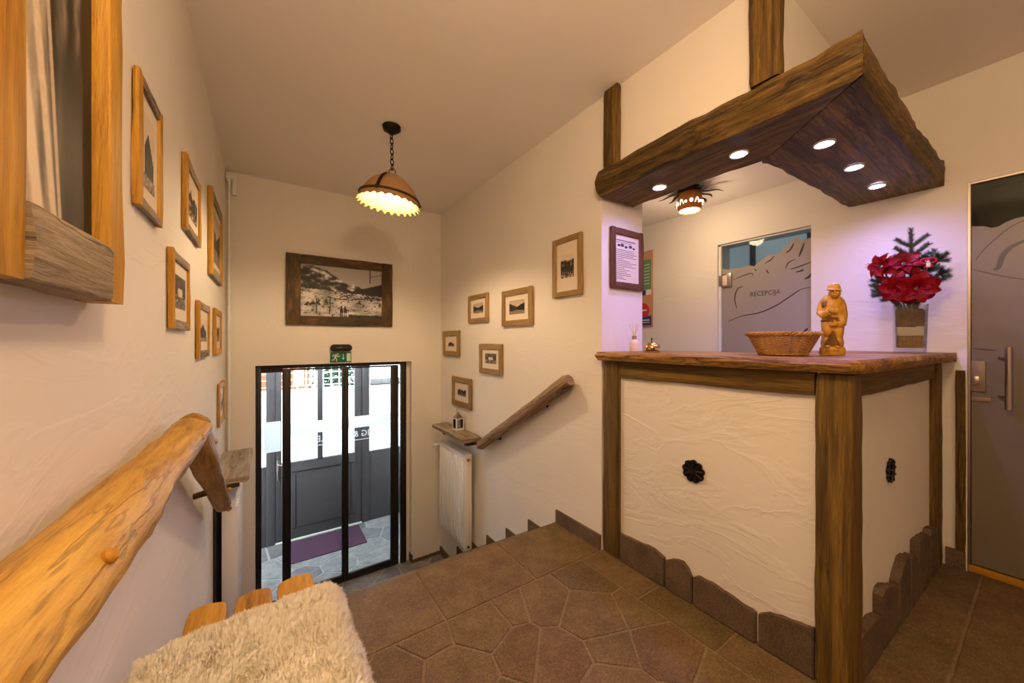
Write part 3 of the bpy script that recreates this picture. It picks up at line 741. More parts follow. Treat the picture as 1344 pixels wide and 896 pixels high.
# ------------------------------------------------------------------ counter
ctr = thing('reception_counter', (2.1, .8, 0), 'white plastered reception counter with dark timber posts and stone plinth', 'counter')
bm = B(); timber(bm, [(1.652, 1.398, .004), (1.652, 1.398, 1.087)], .108, .104, (1, 0, 0), .18, .004, 1, 30); link('post', bm, M['counter_wood'], ctr)
bm = B(); timber(bm, [(1.652, .424, .004), (1.652, .424, 1.087)], .102, .112, (1, 0, 0), .18, .005, 4, 34); link('post', bm, M['counter_wood'], ctr)
bm = B(); timber(bm, [(2.977, .398, .004), (2.977, .398, 1.087)], .108, .104, (1, 0, 0), .18, .004, 6, 30); link('post', bm, M['counter_wood'], ctr)
bm = B(); timber(bm, [(1.628, 1.342, 1.045), (1.626, .478, 1.050)], .040, .088, (0, 0, 1), .2, .005, 3, 30); link('rail', bm, M['counter_wood'], ctr)
bm = B(); timber(bm, [(1.706, ysk(1.706)+.008, 1.046), (2.922, ysk(2.922)+.008, 1.050)], .040, .088, (0, 0, 1), .2, .005, 5, 30); link('rail', bm, M['counter_wood'], ctr)
def panel(pf, pb, n=40):
    b = B(); u = 0
    return b
bm = B(); box(bm, 1.626, 1.70, .476, 1.344, .003, 1.02); link('panel', bm, M['plaster_counter'], ctr)
bm = B(); prism(bm, [(1.70, .003), (2.925, .003), (2.925, 1.02), (1.70, 1.02)], lambda x, z: (x, ysk(x)+.012, z), lambda x, z: (x, ysk(x)+.08, z)); link('panel', bm, M['plaster_counter'], ctr)
def plinth(pts, pf, pb, seed):
    """a rough-topped upright stone; pts: top outline, left to right as (a, z)"""
    top = []
    for i in range(len(pts)-1):
        for k in range(5):
            t = k/5; a = pts[i][0]+(pts[i+1][0]-pts[i][0])*t; z = pts[i][1]+(pts[i+1][1]-pts[i][1])*t
            top.append((a, z+.006*noise.noise(Vector((a*25+seed, z*9, seed)))))
    top.append(pts[-1])
    poly = [(pts[0][0], .003)]+top+[(pts[-1][0], .003)]
    b = B(); fs = prism(b, poly, pf, pb)
    es = [e for e in fs[0].edges]
    bmesh.ops.bevel(b, geom=es, offset=.004, segments=2, affect='EDGES')
    bmesh.ops.triangulate(b, faces=[f for f in b.faces if len(f.verts) > 6])
    return b
front = [[(1.338, .148), (1.22, .152), (1.128, .160), (1.070, .142)], [(1.062, .138), (1.03, .158), (.974, .170), (.950, .155), (.930, .124)],
         [(.920, .128), (.90, .140), (.839, .147), (.729, .130), (.667, .122)], [(.656, .124), (.62, .150), (.579, .163), (.531, .172), (.480, .184)]]
for i, p in enumerate(front):
    link('plinth_stone', plinth(p, lambda a, z: (1.606, a, z), lambda a, z: (1.6255, a, z), i*3.3), M['plinth_stone'], ctr)
side = [[(1.712, .15), (1.737, .165), (1.902, .160), (1.965, .142)], [(1.98, .215), (1.998, .234), (2.05, .228), (2.176, .185)], [(2.20, .19), (2.26, .235), (2.30, .254), (2.368, .250)],
        [(2.388, .222), (2.43, .236), (2.47, .215), (2.525, .15)], [(2.535, .258), (2.58, .264), (2.616, .256), (2.735, .242)], [(2.755, .225), (2.79, .247), (2.861, .239), (2.918, .221)]]
for i, p in enumerate(side):
    link('plinth_stone', plinth(p, lambda a, z: (a, ysk(a)-.022+.004*z, z), lambda a, z: (a, ysk(a)+.0115, z), 20+i*2.7), M['plinth_stone'], ctr)
def rosette(cf, rx, rot):
    """pierced eight-petalled cover; cf(a, z, d) places a point"""
    b = B()
    for k in range(9):
        a = 2*PI*k/9+rot; ca, cz = .036*math.cos(a), .036*math.sin(a)
        n = 14; p = [(ca+.0165*math.cos(2*PI*j/n)*rx, cz+.0165*math.sin(2*PI*j/n)) for j in range(n)]
        prism(b, p, lambda a, z: cf(a, z, .010), lambda a, z: cf(a, z, .0))
        p = [(ca*.45+.020*math.cos(2*PI*j/n), cz*.45+.020*math.sin(2*PI*j/n)) for j in range(n)]
        prism(b, p, lambda a, z: cf(a, z, .0085), lambda a, z: cf(a, z, .0))
        tube(b, [cf(ca*.3, cz*.3, .010), cf(ca*1.3, cz*1.3, .012)], .003, 6)
    p = [(.014*math.cos(2*PI*j/16), .014*math.sin(2*PI*j/16)) for j in range(16)]
    prism(b, p, lambda a, z: cf(a, z, .014), lambda a, z: cf(a, z, .0))
    return b
link('rosette', rosette(lambda a, z, d: (1.6255-d, .927+a, .607+z), 1, .2), M['black'], ctr)
link('rosette', rosette(lambda a, z, d: (2.205+a, ysk(2.205)+.0115-d, .652+z), 1, .2), M['black'], ctr)
bm = B(); live_slab(bm, [(1.545, .368), (1.575, .340), (2.3, .318), (2.80, .300), (3.034, .296), (3.034, .86), (2.15, .86), (2.10, 1.452), (1.555, 1.456), (1.548, .9)], 1.094, 1.141, .010, 5.5, .012, .025, keep=(4, 5, 6, 7))
solo('countertop', bm, M['top_wood'], 'thick live-edge wooden countertop on the reception counter', 'countertop')
bm = B(); timber(bm, [(XW-.011, .283, .105), (XW-.011, .283, 1.048)], .034, .018, (1, 0, 0), .3, .002, 12, 20)
solo('timber_batten', bm, M['beam'], 'narrow upright dark timber batten between the counter and the right glass door', 'batten')

# ------------------------------------------------------------------ pictures
WALL = {'L': lambda a, z, d: (XL+d, a, z), 'R': lambda a, z, d: (XR-d, a, z), 'D': lambda a, z, d: (a, YD-d, z), 'P': lambda a, z, d: (a, 1.46-d, z)}
OUTV = {'L': (1, 0, 0), 'R': (-1, 0, 0), 'D': (0, -1, 0), 'P': (0, -1, 0)}
def fbm(x, y, s, o=4):
    v = 0; a = .5
    for _ in range(o): v += a*noise.noise(Vector((x, y, s))); x *= 2.1; y *= 2.1; a *= .55
    return v
def pic_street(seed):
    def f(u, v):
        du = abs(u-.52); sky = .86-.1*v
        roof = .52+.55*du+.06*fbm(u*9, 1, seed)
        g = sky
        if v < roof:
            g = .42+.6*fbm(u*9, v*9, seed) if u < .5 else .30+.6*fbm(u*10, v*8, seed+3)
            if (u*9+v*2) % 1 < .25 and (v*8) % 1 < .5: g -= .18
        if v < .30-.16*du: g = .66+.25*fbm(u*5, v*22, seed+1)
        return g
    return f
def pic_trees(seed):
    def f(u, v):
        t = fbm(u*7, v*6, seed); h = .72+.35*fbm(u*5, 0, seed+2)
        g = .85
        if v < h: g = .38+.95*t
        if v < .25: g = .62+.9*fbm(u*10, v*14, seed+5)
        if .1 < v < .34 and math.sin(u*40+seed) > .55: g = .14
        return g
    return f
def pic_snow(seed):
    def f(u, v):
        g = .30+.3*v+.2*fbm(u*4, v*4, seed)
        if v < .42: g = .60+.5*fbm(u*6, v*12, seed)
        if .38 < v < .62 and abs(u-.5) < .22-.4*abs(v-.5): g = .85
        return g
    return f
def pic_house(seed):
    def f(u, v):
        g = .84+.1*fbm(u*3, v*3, seed)
        r = .78-.75*abs(u-.42)
        if v < r and .1 < u < .9: g = .30+.6*fbm(u*8, v*8, seed)
        if v < .5 and .2 < u < .7 and (u*10) % 1 < .45 and (v*8) % 1 < .5: g = .2
        if v < .16: g = .66+.4*fbm(u*8, v*12, seed)
        return g
    return f
def pic_valley(u, v):
    prof = .80+.17*math.sin(u*5.2+.9)*(1 if u < .62 else .5)+.10*fbm(u*6, 0, 3)-.22*max(0, u-.35)
    g = .74
    if v < prof: g = .46+1.25*fbm(u*9, v*13, 1)+.12*math.sin(v*22+u*9)
    hill = .66-.16*abs(u-.14)*3+.05*fbm(u*9, 2, 6)
    if v < hill and u < .62: g = .30+.95*fbm(u*10, v*12, 9)
    h2 = .52+.34*max(0, u-.58)*1.4
    if v < h2 and u > .55: g = .20+.35*fbm(u*22, v*22, 2)
    field = .55-.10*u+.03*fbm(u*6, 5, 2)
    if v < field:
        g = .76+.30*fbm(u*5, v*9, 5)
        if fbm(u*26, v*40, 7) > .20: g -= .42
        if .36 < v < .5 and u > .45 and fbm(u*30, v*50, 11) > .02: g = .30
    if abs(v-.38-.03*math.sin(u*9)) < .012 and u > .3: g -= .3
    for tu, tv, w, h in ((.08, .25, .05, .09), (.14, .27, .05, .10), (.20, .30, .03, .16), (.29, .30, .035, .14), (.70, .32, .03, .10), (.86, .36, .02, .06), (.97, .28, .02, .09)):
        if abs(u-tu) < w*(1-(v-tv+h*.5)/h) and tv-h*.5 < v < tv+h*.6 and fbm(u*40, v*40, 3) > -.16: g = .24
    if abs(u-.175) < .007 and .05 < v < .34 or abs(u-.335-.02*(v-.2)) < .007 and .05 < v < .40: g = .22
    for pu in (.475, .523):
        if (abs(u-pu) < .020 and .08 < v < .18) or (abs(u-pu) < .010 and .18 < v < .225) or (abs(abs(u-pu)-.010) < .006 and v < .09): g = .10
    if abs(u-.845) < .006 and v > .72: g = .25
    if u > .845 and abs(v-.86-.4*(u-.845)) < .006: g = .4
    if v < .05+.03*fbm(u*7, 1, 1) and u > .56: g = .38
    return g
def sm(a, b, x):
    t = min(1, max(0, (x-a)/(b-a))); return t*t*(3-2*t)
def pic_portrait(u, v):
    w = .05*math.sin(v*9+1)+.05*fbm(1, v*6, 2)
    g = .84-.10*sm(.0, .3, u)+.10*fbm(u*4, v*4, 4)
    coat = sm(.34, .44, u+w)*(1-.55*sm(.30, .12, v))
    g = g*(1-coat)+coat*(.46+.16*math.sin(u*34+5*fbm(u*2, v*5, 8))+.25*fbm(u*7, v*4, 8))
    low = sm(.36, .26, v)*sm(.45, .70, u)
    g = g*(1-low)+low*(.36+.2*fbm(u*4, v*5, 5))
    for c, s_, k, b in ((.10, .75, .05, .86), (.30, .62, .035, .82), (.02, .5, .03, .4), (.44, .40, .02, .78)):
        d = abs(u-c-s_*(.34-v)); a = sm(k*1.5, k*.6, d)*sm(.46, .34, v); g = g*(1-a)+a*b
    edge_shade = sm(.80, .90, u); g = g*(1-edge_shade)+edge_shade*.20  # frame's side shadow painted into the right edge of the print
    return g+.05*fbm(u*30, v*60, 2)
def picture(name, wall, a0, a1, z0, z1, w, dep, mv, mh, border, func, label, cat='picture', group=None, seed=1, tint=(1., .92, .82), n=(44, 44), order='v', whs=None, flip=False, amp=.003, tilt=0., inner='photo'):
    P = WALL[wall]; base = Vector(P((a0+a1)/2, z0, 0))
    root = thing(name, base, label, cat, group)
    ws = whs or ((w*1.25, w*.8, w, w) if wall == 'L' else (w, w, w, w))                # left, right, bottom, top
    up = Vector(OUTV[wall])
    g = .0015
    hh = dep*(.92 if whs is None or wall == 'D' else 1.12)
    def member(nm, q0, q1, wd, m, sd, d=dep):
        b = B(); timber(b, [P(*q0, d/2+g), P(*q1, d/2+g)], wd, d, up, .28 if w < .1 else .13, amp, sd, 14); link(nm, b, m, root)
    if order == 'v':
        member('frame_stile', (a0+ws[0]/2, z0), (a0+ws[0]/2, z1), ws[0], mv, seed); member('frame_stile', (a1-ws[1]/2, z0), (a1-ws[1]/2, z1), ws[1], mv, seed+1)
        member('frame_rail', (a0+ws[0], z0+ws[2]/2), (a1-ws[1], z0+ws[2]/2), ws[2], mh, seed+2, hh); member('frame_rail', (a0+ws[0], z1-ws[3]/2), (a1-ws[1], z1-ws[3]/2), ws[3], mh, seed+3, hh)
    else:
        member('frame_rail', (a0, z0+ws[2]/2), (a1, z0+ws[2]/2), ws[2], mh, seed); member('frame_rail', (a0, z1-ws[3]/2), (a1, z1-ws[3]/2), ws[3], mh, seed+1)
        member('frame_stile', (a0+ws[0]/2, z0+ws[2]), (a0+ws[0]/2, z1-ws[3]), ws[0], mv, seed+2, hh); member('frame_stile', (a1-ws[1]/2, z0+ws[2]), (a1-ws[1]/2, z1-ws[3]), ws[1], mv, seed+3, hh)
    i0, i1, j0, j1 = a0+ws[0], a1-ws[1], z0+ws[2], z1-ws[3]
    e = .006
    b = B(); prism(b, [(i0-e, j0-e), (i1+e, j0-e), (i1+e, j1+e), (i0-e, j1+e)], lambda a, z: P(a, z, dep*.5), lambda a, z: P(a, z, .003)); mt = link('mount_card', b, M['passe'], root, False)
    if func:
        bx, by0, by1 = border
        u0, u1, v0, v1 = i0+bx, i1-bx, j0+by0, j1-by1
        b = B(); lay = b.loops.layers.color.new('Col'); nu, nv = n
        V = [[b.verts.new(P(u0+(u1-u0)*i/nu, v0+(v1-v0)*j/nv, dep*.5+.001)) for j in range(nv+1)] for i in range(nu+1)]
        def col(i, j):
            u = i/nu; u = 1-u if flip else u
            gq = min(1, max(.02, func(u, j/nv))); gq = .012+.86*min(1, max(0, (gq-.12)/.72))**1.9
            return (gq*tint[0], gq*tint[1], gq*tint[2], 1)
        for i in range(nu):
            for j in range(nv):
                f = b.faces.new((V[i][j], V[i+1][j], V[i+1][j+1], V[i][j+1]))
                for lp, (ii, jj) in zip(f.loops, ((i, j), (i+1, j), (i+1, j+1), (i, j+1))): lp[lay] = col(ii, jj)
        link('photo_print', b, M['photo'], root, False)
    return root
GOLD, WEA, PALE = M['gold'], M['weathered'], M['frame_pale']
# left wall, by the handrail
picture('picture_frame', 'L', .60, 1.02, 1.272, 2.42, .16, .045, GOLD, WEA, (0, 0, 0), pic_portrait, 'huge honey-coloured wood frame with tall sepia photo on the left wall, nearest', seed=3, whs=(.073, .071, .096, .12), n=(110, 280), amp=.004)
gl = 'old photos on the left wall'
picture('picture_frame', 'L', 1.277, 1.52, 1.545, 1.888, .028, .016, GOLD, WEA, (.035, .045, .045), pic_house(4), 'wood framed photo next to the huge frame, second along the left wall', group=gl, seed=11)
picture('picture_frame', 'L', 1.92, 2.305, 1.650, 1.950, .034, .017, GOLD, WEA, (.035, .045, .045), pic_trees(7), 'wood framed photo in the upper row between two others, left wall', group=gl, seed=21)
picture('picture_frame', 'L', 2.686, 3.29, 1.588, 2.09, .055, .022, GOLD, WEA, (.035, .045, .045), pic_street(9), 'large dark-centred wood frame furthest along the upper row, left wall by the pipe', group=gl, seed=31)
picture('picture_frame', 'L', 1.664, 2.011, 1.245, 1.520, .032, .016, GOLD, WEA, (.035, .045, .045), pic_snow(3), 'wood framed photo in the middle row, nearest one, below the upper pictures', group=gl, seed=41)
picture('picture_frame', 'L', 2.25, 2.647, 1.118, 1.395, .036, .016, GOLD, WEA, (.035, .045, .045), pic_house(13), 'small wood framed photo on the left wall, left one of the adjacent pair', group=gl, seed=51)
picture('picture_frame', 'L', 2.914, 3.29, 1.117, 1.410, .038, .016, GOLD, GOLD, (.035, .045, .045), pic_trees(17), 'small wood framed photo on the left wall, right one of the adjacent pair', group=gl, seed=61)
picture('picture_frame', 'L', 3.163, 3.515, .616, .908, .042, .016, GOLD, GOLD, (.035, .045, .045), pic_street(23), 'small honey wood framed photo lowest on the left wall, above the radiator shelf', group=gl, seed=71)
gr = 'old photos on the stair wall'
picture('picture_frame', 'R', 1.602, 1.872, 1.487, 1.866, .034, .022, PALE, PALE, (.040, .085, .075), pic_trees(31), 'tall portrait picture in pale wood, highest and nearest on the stair wall', group=gr, seed=81, flip=True)
picture('picture_frame', 'R', 2.10, 2.505, 1.320, 1.602, .045, .022, PALE, PALE, (.055, .045, .040), pic_street(33), 'landscape street picture in pale wood, second from the counter on the stair wall', group=gr, seed=85, flip=True)
picture('picture_frame', 'R', 2.735, 3.10, 1.372, 1.625, .04, .022, PALE, PALE, (.05, .045, .04), pic_street(37), 'small village street picture left of the landscape one, upper stair wall', group=gr, seed=89, flip=True)
picture('picture_frame', 'R', 2.507, 2.885, .921, 1.178, .045, .022, PALE, PALE, (.05, .045, .035), pic_snow(5), 'small dark winter picture in the middle of the stair wall, over the handrail', group=gr, seed=93, flip=True)
picture('picture_frame', 'R', 3.297, 3.70, 1.047, 1.310, .055, .022, PALE, PALE, (.06, .045, .045), pic_house(9), 'small picture on the stair wall nearest the door corner', group=gr, seed=97, flip=True)
picture('picture_frame', 'R', 3.04, 3.465, .556, .848, .055, .022, PALE, PALE, (.065, .055, .045), pic_trees(41), 'small picture in pale grey wood just above the lantern shelf, lowest there', group=gr, seed=99, flip=True)
# the big one over the door
picture('picture_frame', 'D', .139, 1.066, 1.348, 1.985, .11, .025, M['frame_dark'], M['frame_dark'], (.0, .0, .0), pic_valley, 'large dark-stained frame with a snowy mountain valley photo above the entrance door', seed=55, whs=(.115, .105, .085, .085), n=(150, 92), tint=(.98, .96, .96))
# document on the pillar
doc = picture('document_frame', 'P', 1.662, 1.958, 1.515, 1.872, .038, .022, M['frame_red'], M['frame_red'], (0, 0, 0), None, 'red-brown framed price sheet hanging on the lilac-lit pillar', 'picture', seed=61)
bm = B(); P = WALL['P']; d = .0125
rr = random.Random(5)
for i in range(22):
    z = 1.800-i*.0108
    if i in (0,): x1 = 1.885; h = .006
    elif i in (2, 3, 4): continue
    else: x1 = 1.712+rr.uniform(.06, .19); h = .0026
    box(bm, 1.716, x1, 1.46-d, 1.46-d+.001, z, z+h)
link('printed_text', bm, M['ink'], doc, False)
bm = B()
for cx, cz, r in ((1.735, 1.772, .012), (1.765, 1.775, .016), (1.80, 1.768, .013), (1.84, 1.774, .015), (1.87, 1.766, .010)):
    prism(bm, [(cx+r*math.cos(2*PI*k/14), cz+r*.6*math.sin(2*PI*k/14)) for k in range(14)], lambda a, z: P(a, z, .0130), lambda a, z: P(a, z, .0115))
link('printed_emblem', bm, M['ink_dark'], doc, False)
bd = thing('notice_board', (XW-.01, 2.3, 1.34), 'tall tan notice board with green red and blue stickers behind the pillar', 'board')
bm = B(); box(bm, XW-.012, XW+.0005, 2.130, 2.52, 1.34, 2.07, .004); link('board_panel', bm, M['board'], bd)
bm = B(); box(bm, XW-.0145, XW-.0125, 2.145, 2.50, 1.70, 1.985, .0005); gp = link('green_leaflet', bm, M['green_print'], bd)
bm = B()
for i in range(7): box(bm, XW-.0155, XW-.0146, 2.16, 2.44, 1.75+i*.03, 1.756+i*.03)
link('printed_line', bm, M['sign_white'], gp, False)
bm = B(); box(bm, XW-.0145, XW-.0125, 2.145, 2.20, 1.645, 1.695); link('white_sticker', bm, M['paper'], bd)
bm = B(); box(bm, XW-.0145, XW-.0125, 2.205, 2.5, 1.645, 1.695); link('blue_sticker', bm, M['blue_print'], bd)
bm = B(); lathe(bm, [(.0, .0), (.07, .0), (.07, .002), (.0, .002)], (XW-.0125, 2.235, 1.50), 28, axis=Matrix.Rotation(-PI/2, 3, 'Y')); rs = link('red_sticker', bm, M['red_print'], bd)
bm = B(); box(bm, XW-.0165, XW-.0146, 2.19, 2.29, 1.493, 1.507); link('printed_bar', bm, M['sign_white'], rs)
bm = B(); box(bm, XW-.0145, XW-.0125, 2.142, 2.5, 1.355, 1.445); bs = link('blue_sticker', bm, M['blue_print'], bd)
bm = B(); box(bm, XW-.0165, XW-.0146, 2.16, 2.42, 1.40, 1.41); box(bm, XW-.0165, XW-.0146, 2.16, 2.3, 1.38, 1.386); link('printed_line', bm, M['sign_white'], bs)

# ------------------------------------------------------------------ exit sign, sensor, pipe
ex = thing('exit_sign', (.586, YD, 1.004), 'green emergency exit sign with running figure above the sliding door', 'sign')
bm = B(); box(bm, .494, .678, YD-.012, YD-.001, 1.004, 1.098, .002); link('sign_plate', bm, M['green_sign'], ex)
bm = B(); yq = YD-.0135
def flat(pts): prism(bm, pts, lambda x, z: (x, yq, z), lambda x, z: (x, yq+.0012, z))
def limb(a, b, w):
    a, b = Vector(a), Vector(b); d = (b-a).normalized(); n = Vector((-d.y, d.x))*w/2; flat([tuple(a-n), tuple(b-n), tuple(b+n), tuple(a+n)])
flat([(.556+.008*math.cos(2*PI*k/12), 1.083+.008*math.sin(2*PI*k/12)) for k in range(12)])
limb((.548, 1.076), (.532, 1.046), .015); limb((.546, 1.074), (.522, 1.072), .006); limb((.523, 1.072), (.512, 1.058), .006); limb((.548, 1.070), (.562, 1.056), .006); limb((.562, 1.056), (.576, 1.062), .006)
limb((.534, 1.048), (.524, 1.026), .009); limb((.526, 1.027), (.506, 1.024), .007); limb((.534, 1.048), (.550, 1.034), .009); limb((.549, 1.036), (.546, 1.012), .007)
limb((.606, 1.084), (.606, 1.040), .005); flat([(.594, 1.046), (.606, 1.026), (.618, 1.046), (.606, 1.040)])
link('running_figure', bm, M['sign_white'], ex, False)
bm = B(); box(bm, .636, .671, YD-.0136, YD-.0122, 1.012, 1.090); link('door_symbol', bm, M['sign_white'], ex)
bm = B(); lathe(bm, [(.0, -.0), (.03, .0), (.036, .012), (.036, .045), (.03, .052), (.0, .054)], (0, 0, 0), 24)
for v in bm.verts: v.co = Vector((.586+v.co.x*(1)+(.058 if v.co.x > 0 else -.058 if v.co.x < 0 else 0), YD-.001-v.co.z, 1.140+v.co.y*.93))
sn = thing('motion_sensor', (.586, YD, 1.105), 'black oval motion sensor just above the green exit sign', 'sensor')
link('housing', bm, M['black'], sn)
bm = B(); box(bm, .540, .632, YD-.0585, YD-.054, 1.134, 1.146, .002); link('sensor_lens', bm, plain('smoked_lens', rgb(70, 52, 46), .25), sn)
bm = B(); tube(bm, [(-.255, YD-.035, ZB+.004), (-.255, YD-.035, 2.50)], .011, 12)
for z in (2.0, 1.0, 0.3): box(bm, -.268, -.242, YD-.036, YD-.001, z, z+.02, .002)
tube(bm, [(-.255, YD-.035, 2.50), (-.255, YD-.035, 2.56)], .018, 12); box(bm, -.275, -.225, YD-.06, YD-.001, 2.52, 2.57, .004); box(bm, -.235, -.205, YD-.05, YD-.02, 2.40, 2.57, .004)
solo('heating_pipe', bm, M['white_paint'], 'thin white pipe running up the left corner beside the door wall', 'pipe')

# ------------------------------------------------------------------ handrails
hr = thing('log_handrail', (-.21, .6, .86), 'thick honey-coloured bent log handrail along the left wall', 'handrail')
bm = B(); timber(bm, [(-.215, -.55, .915), (-.207, .35, .925), (-.212, 1.0, .908), (-.205, 1.40, .905), (-.205, 1.575, .912)], .106, .100, (0, 0, 1), 1, .010, 3, 70, lambda t: 1.04-.05*t)
ha = link('level_log', bm, M['log'], hr)
bm = B(); timber(bm, [(-.205, 1.555, .930), (-.202, 1.75, .80), (-.203, 2.1, .585), (-.203, 2.60, .285)], .090, .092, (0, 0, 1), 1, .006, 8, 50, lambda t: 1.10-.25*t)
hb = link('sloping_log', bm, M['log'], hr)
def peg(p, d, par, r=.009, l=.014):
    b = B(); d = Vector(d).normalized(); p = Vector(p); tube(b, [p-d*.02, p+d*l*.7, p+d*l], lambda t: r if t < .8 else r*.6, 12); link('wooden_peg', b, M['gold'], par)
peg((-.165, .645, .935), (.8, -.2, .45), ha); peg((-.165, 1.40, .915), (.8, -.2, .4), ha); peg((-.163, 1.72, .83), (.8, -.2, .4), hb); peg((-.163, 2.35, .445), (.8, -.2, .4), hb)
for y, z in ((.1, .90), (1.2, .89), (2.2, .50)):
    b = B(); tube(b, [(XL+.001, y, z-.01), (-.22, y, z)], .014, 10); link('wall_bracket', b, M['beam'], hr)
h2 = thing('log_handrail', (1.535, 2.2, .3), 'short straight brown log handrail sloping down the stair wall', 'handrail')
bm = B(); timber(bm, [(1.535, 1.655, .965), (1.535, 2.25, .612), (1.535, 2.80, .290)], .090, .090, (0, 0, 1), 1, .004, 5, 40, lambda t: 1.03-.12*t)
link('log', bm, M['log_grey'], h2)
for y, z in ((1.95, .77), (2.55, .415)):
    b = B(); tube(b, [(XR-.001, y, z-.01), (1.55, y, z)], .014, 10); link('wall_bracket', b, M['iron'], h2)

# ------------------------------------------------------------------ radiators, shelves, lantern
def radiator(sgn, xw, label, flutes=True):
    X = lambda d: xw+sgn*d
    def bx(b, d0, d1, *k, **kw): box(b, min(X(d0), X(d1)), max(X(d0), X(d1)), *k, **kw)
    t = thing('radiator', (X(.08), 3.28, -.70), label, 'radiator', None)
    y0, y1, z0, z1 = 2.985, 3.565, -.70, .170
    b = B(); bx(b, .045, .105, y0+.01, y1-.01, z0+.01, z1-.012, bev=.006)
    for i in range(10):
        y = y0+.036+i*(y1-y0-.072)/9; bx(b, .100, .124, y-.016, y+.016, z0+.05, z1-.05, bev=.007)
    link('panel', b, M['radiator'], t)
    for ya in (y0, y1-.012): b = B(); bx(b, .040, .112, ya, ya+.012, z0, z1, bev=.003); link('side_cover', b, M['radiator'], t)
    b = B()
    bx(b, .040, .047, y0+.012, y1-.012, z1-.012, z1, bev=.001); bx(b, .105, .112, y0+.012, y1-.012, z1-.012, z1, bev=.001)
    for i in range(26): y = y0+.02+i*.0215; bx(b, .047, .105, y, y+.006, z1-.010, z1-.002)
    link('top_grille', b, M['radiator'], t)
    b = B(); tube(b, [(X(.076), y0-.004, z1-.05), (X(.076), y0+.002, z1-.05)], .016, 14); tube(b, [(X(.076), y0-.004, z0+.03), (X(.076), y0+.002, z0+.03)], .012, 14); link('plug', b, M['brass'], t)
    b = B(); tube(b, [(X(.09), y1, .12), (X(.09), y1+.05, .12), (X(.09), y1+.06, .12)], .009, 10); tube(b, [(X(.09), y1+.055, .12), (X(.155), y1+.055, .12)], lambda q: .016, 14); link('valve_knob', b, M['white_paint'], t)
    b = B(); bx(b, .001, .040, y0+.10, y0+.13, z0+.05, z1-.05); bx(b, .001, .040, y1-.13, y1-.10, z0+.05, z1-.05); link('wall_bracket', b, M['dark_gap'], t)
    return t
radiator(-1, XR, 'white fluted panel radiator on the stair wall under the lantern shelf')
radiator(1, XL, 'white radiator seen end-on at the left wall under the wooden shelf')
bm = B(); box(bm, XL+.001, XL+.014, 2.945, 2.975, ZB+.2, .22, .003); solo('dark_strip', bm, M['dark_gap'], 'thin dark upright strip on the left wall beside the end-on radiator', 'strip')  # plain dark upright strip next to the radiator
def shelf(sgn, xw, label, z):
    X = lambda d: xw+sgn*d
    t = thing('wooden_shelf', (X(.08), 3.2, z-.05), label, 'shelf')
    b = B(); timber(b, [(X(.095), 2.86, z+.016), (X(.093), 3.2, z+.018), (X(.095), 3.60, z+.016)], .185, .036, (0, 0, 1), .25, .005, 3+z, 24); link('board', b, M['weathered'], t)
    for y in (2.93, 3.42):
        b = B(); timber(b, [(X(.002), y, z-.024), (X(.135), y, z-.022)], .05, .04, (0, 0, 1), .25, .003, y, 8); link('bracket', b, M['beam'], t)
shelf(-1, XR, 'grey-brown wooden shelf on the stair wall carrying a small lantern', .315)
shelf(1, XL, 'grey wooden shelf on the left wall at the end of the handrail', .315)
lx, ly, lz = 1.535, 3.22, .352
ln = thing('candle_lantern', (lx, ly, lz), 'small white metal lantern on the stair wall shelf', 'lantern')
bm = B(); box(bm, lx-.042, lx+.042, ly-.042, ly+.042, lz, lz+.014, .003); link('base', bm, M['radiator'], ln)
bm = B()
for sx in (-1, 1):
    for sy in (-1, 1): box(bm, lx+sx*.038-.004, lx+sx*.038+.004, ly+sy*.038-.004, ly+sy*.038+.004, lz+.014, lz+.105)
box(bm, lx-.042, lx+.042, ly-.042, ly+.042, lz+.105, lz+.112, .002)
link('cage', bm, M['radiator'], ln)
bm = B(); lathe(bm, [(.056, .0), (.03, .025), (.016, .032), (.016, .045), (.0, .05)], (lx, ly, lz+.112), 4, axis=Matrix.Rotation(PI/4, 3, 'Z')); link('roof', bm, M['steel'], ln, False)
bm = B(); tube(bm, [(lx, ly+.028*math.cos(2*PI*k/20), lz+.178+.028*math.sin(2*PI*k/20)) for k in range(20)], .0025, 8, closed=True); link('ring_handle', bm, M['steel'], ln)
bm = B()
for s in (-1, 1): box(bm, lx+s*.038-.001, lx+s*.038+.001, ly-.034, ly+.034, lz+.014, lz+.105); box(bm, lx-.034, lx+.034, ly+s*.038-.001, ly+s*.038+.001, lz+.014, lz+.105)
link('pane', bm, M['vase_glass'], ln)
bm = B(); lathe(bm, [(.0, .0), (.02, .0), (.02, .05), (.0, .052)], (lx, ly, lz+.0145), 16); link('candle', bm, M['snow'], ln)

# ------------------------------------------------------------------ pendant lamp
PX, PY = .676, 2.416
pd = thing('pendant_lamp', (PX, PY, ZC), 'dome pendant lamp with scalloped rim hanging on an iron chain from the ceiling', 'lamp')
bm = B(); lathe(bm, [(.0, -.052), (.016, -.050), (.026, -.040), (.050, -.026), (.058, -.010), (.058, -.001), (.0, -.001)], (PX, PY, ZC), 24, fun=lambda t, i: (.003*math.cos(8*t), 0) if i in (3, 4) else (0, 0)); link('ceiling_rose', bm, M['iron'], pd)
bm = B(); zz = ZC-.045; k = 0; cb = Vector((PX+.004, PY, 2.318))
nlk = 7; L_ = (zz-cb.z)/nlk
for k in range(nlk):
    c = Vector((PX+.004*k/nlk, PY, zz-L_*(k+.5))); ax = Vector((1, .3, 0)).normalized() if k % 2 else Vector((-.3, 1, 0)).normalized()
    tube(bm, [c+ax*.011*math.cos(2*PI*j/16)+Vector((0, 0, 1))*(L_*.62)*math.sin(2*PI*j/16) for j in range(16)], .0032, 8, closed=True)
link('chain', bm, M['iron'], pd)
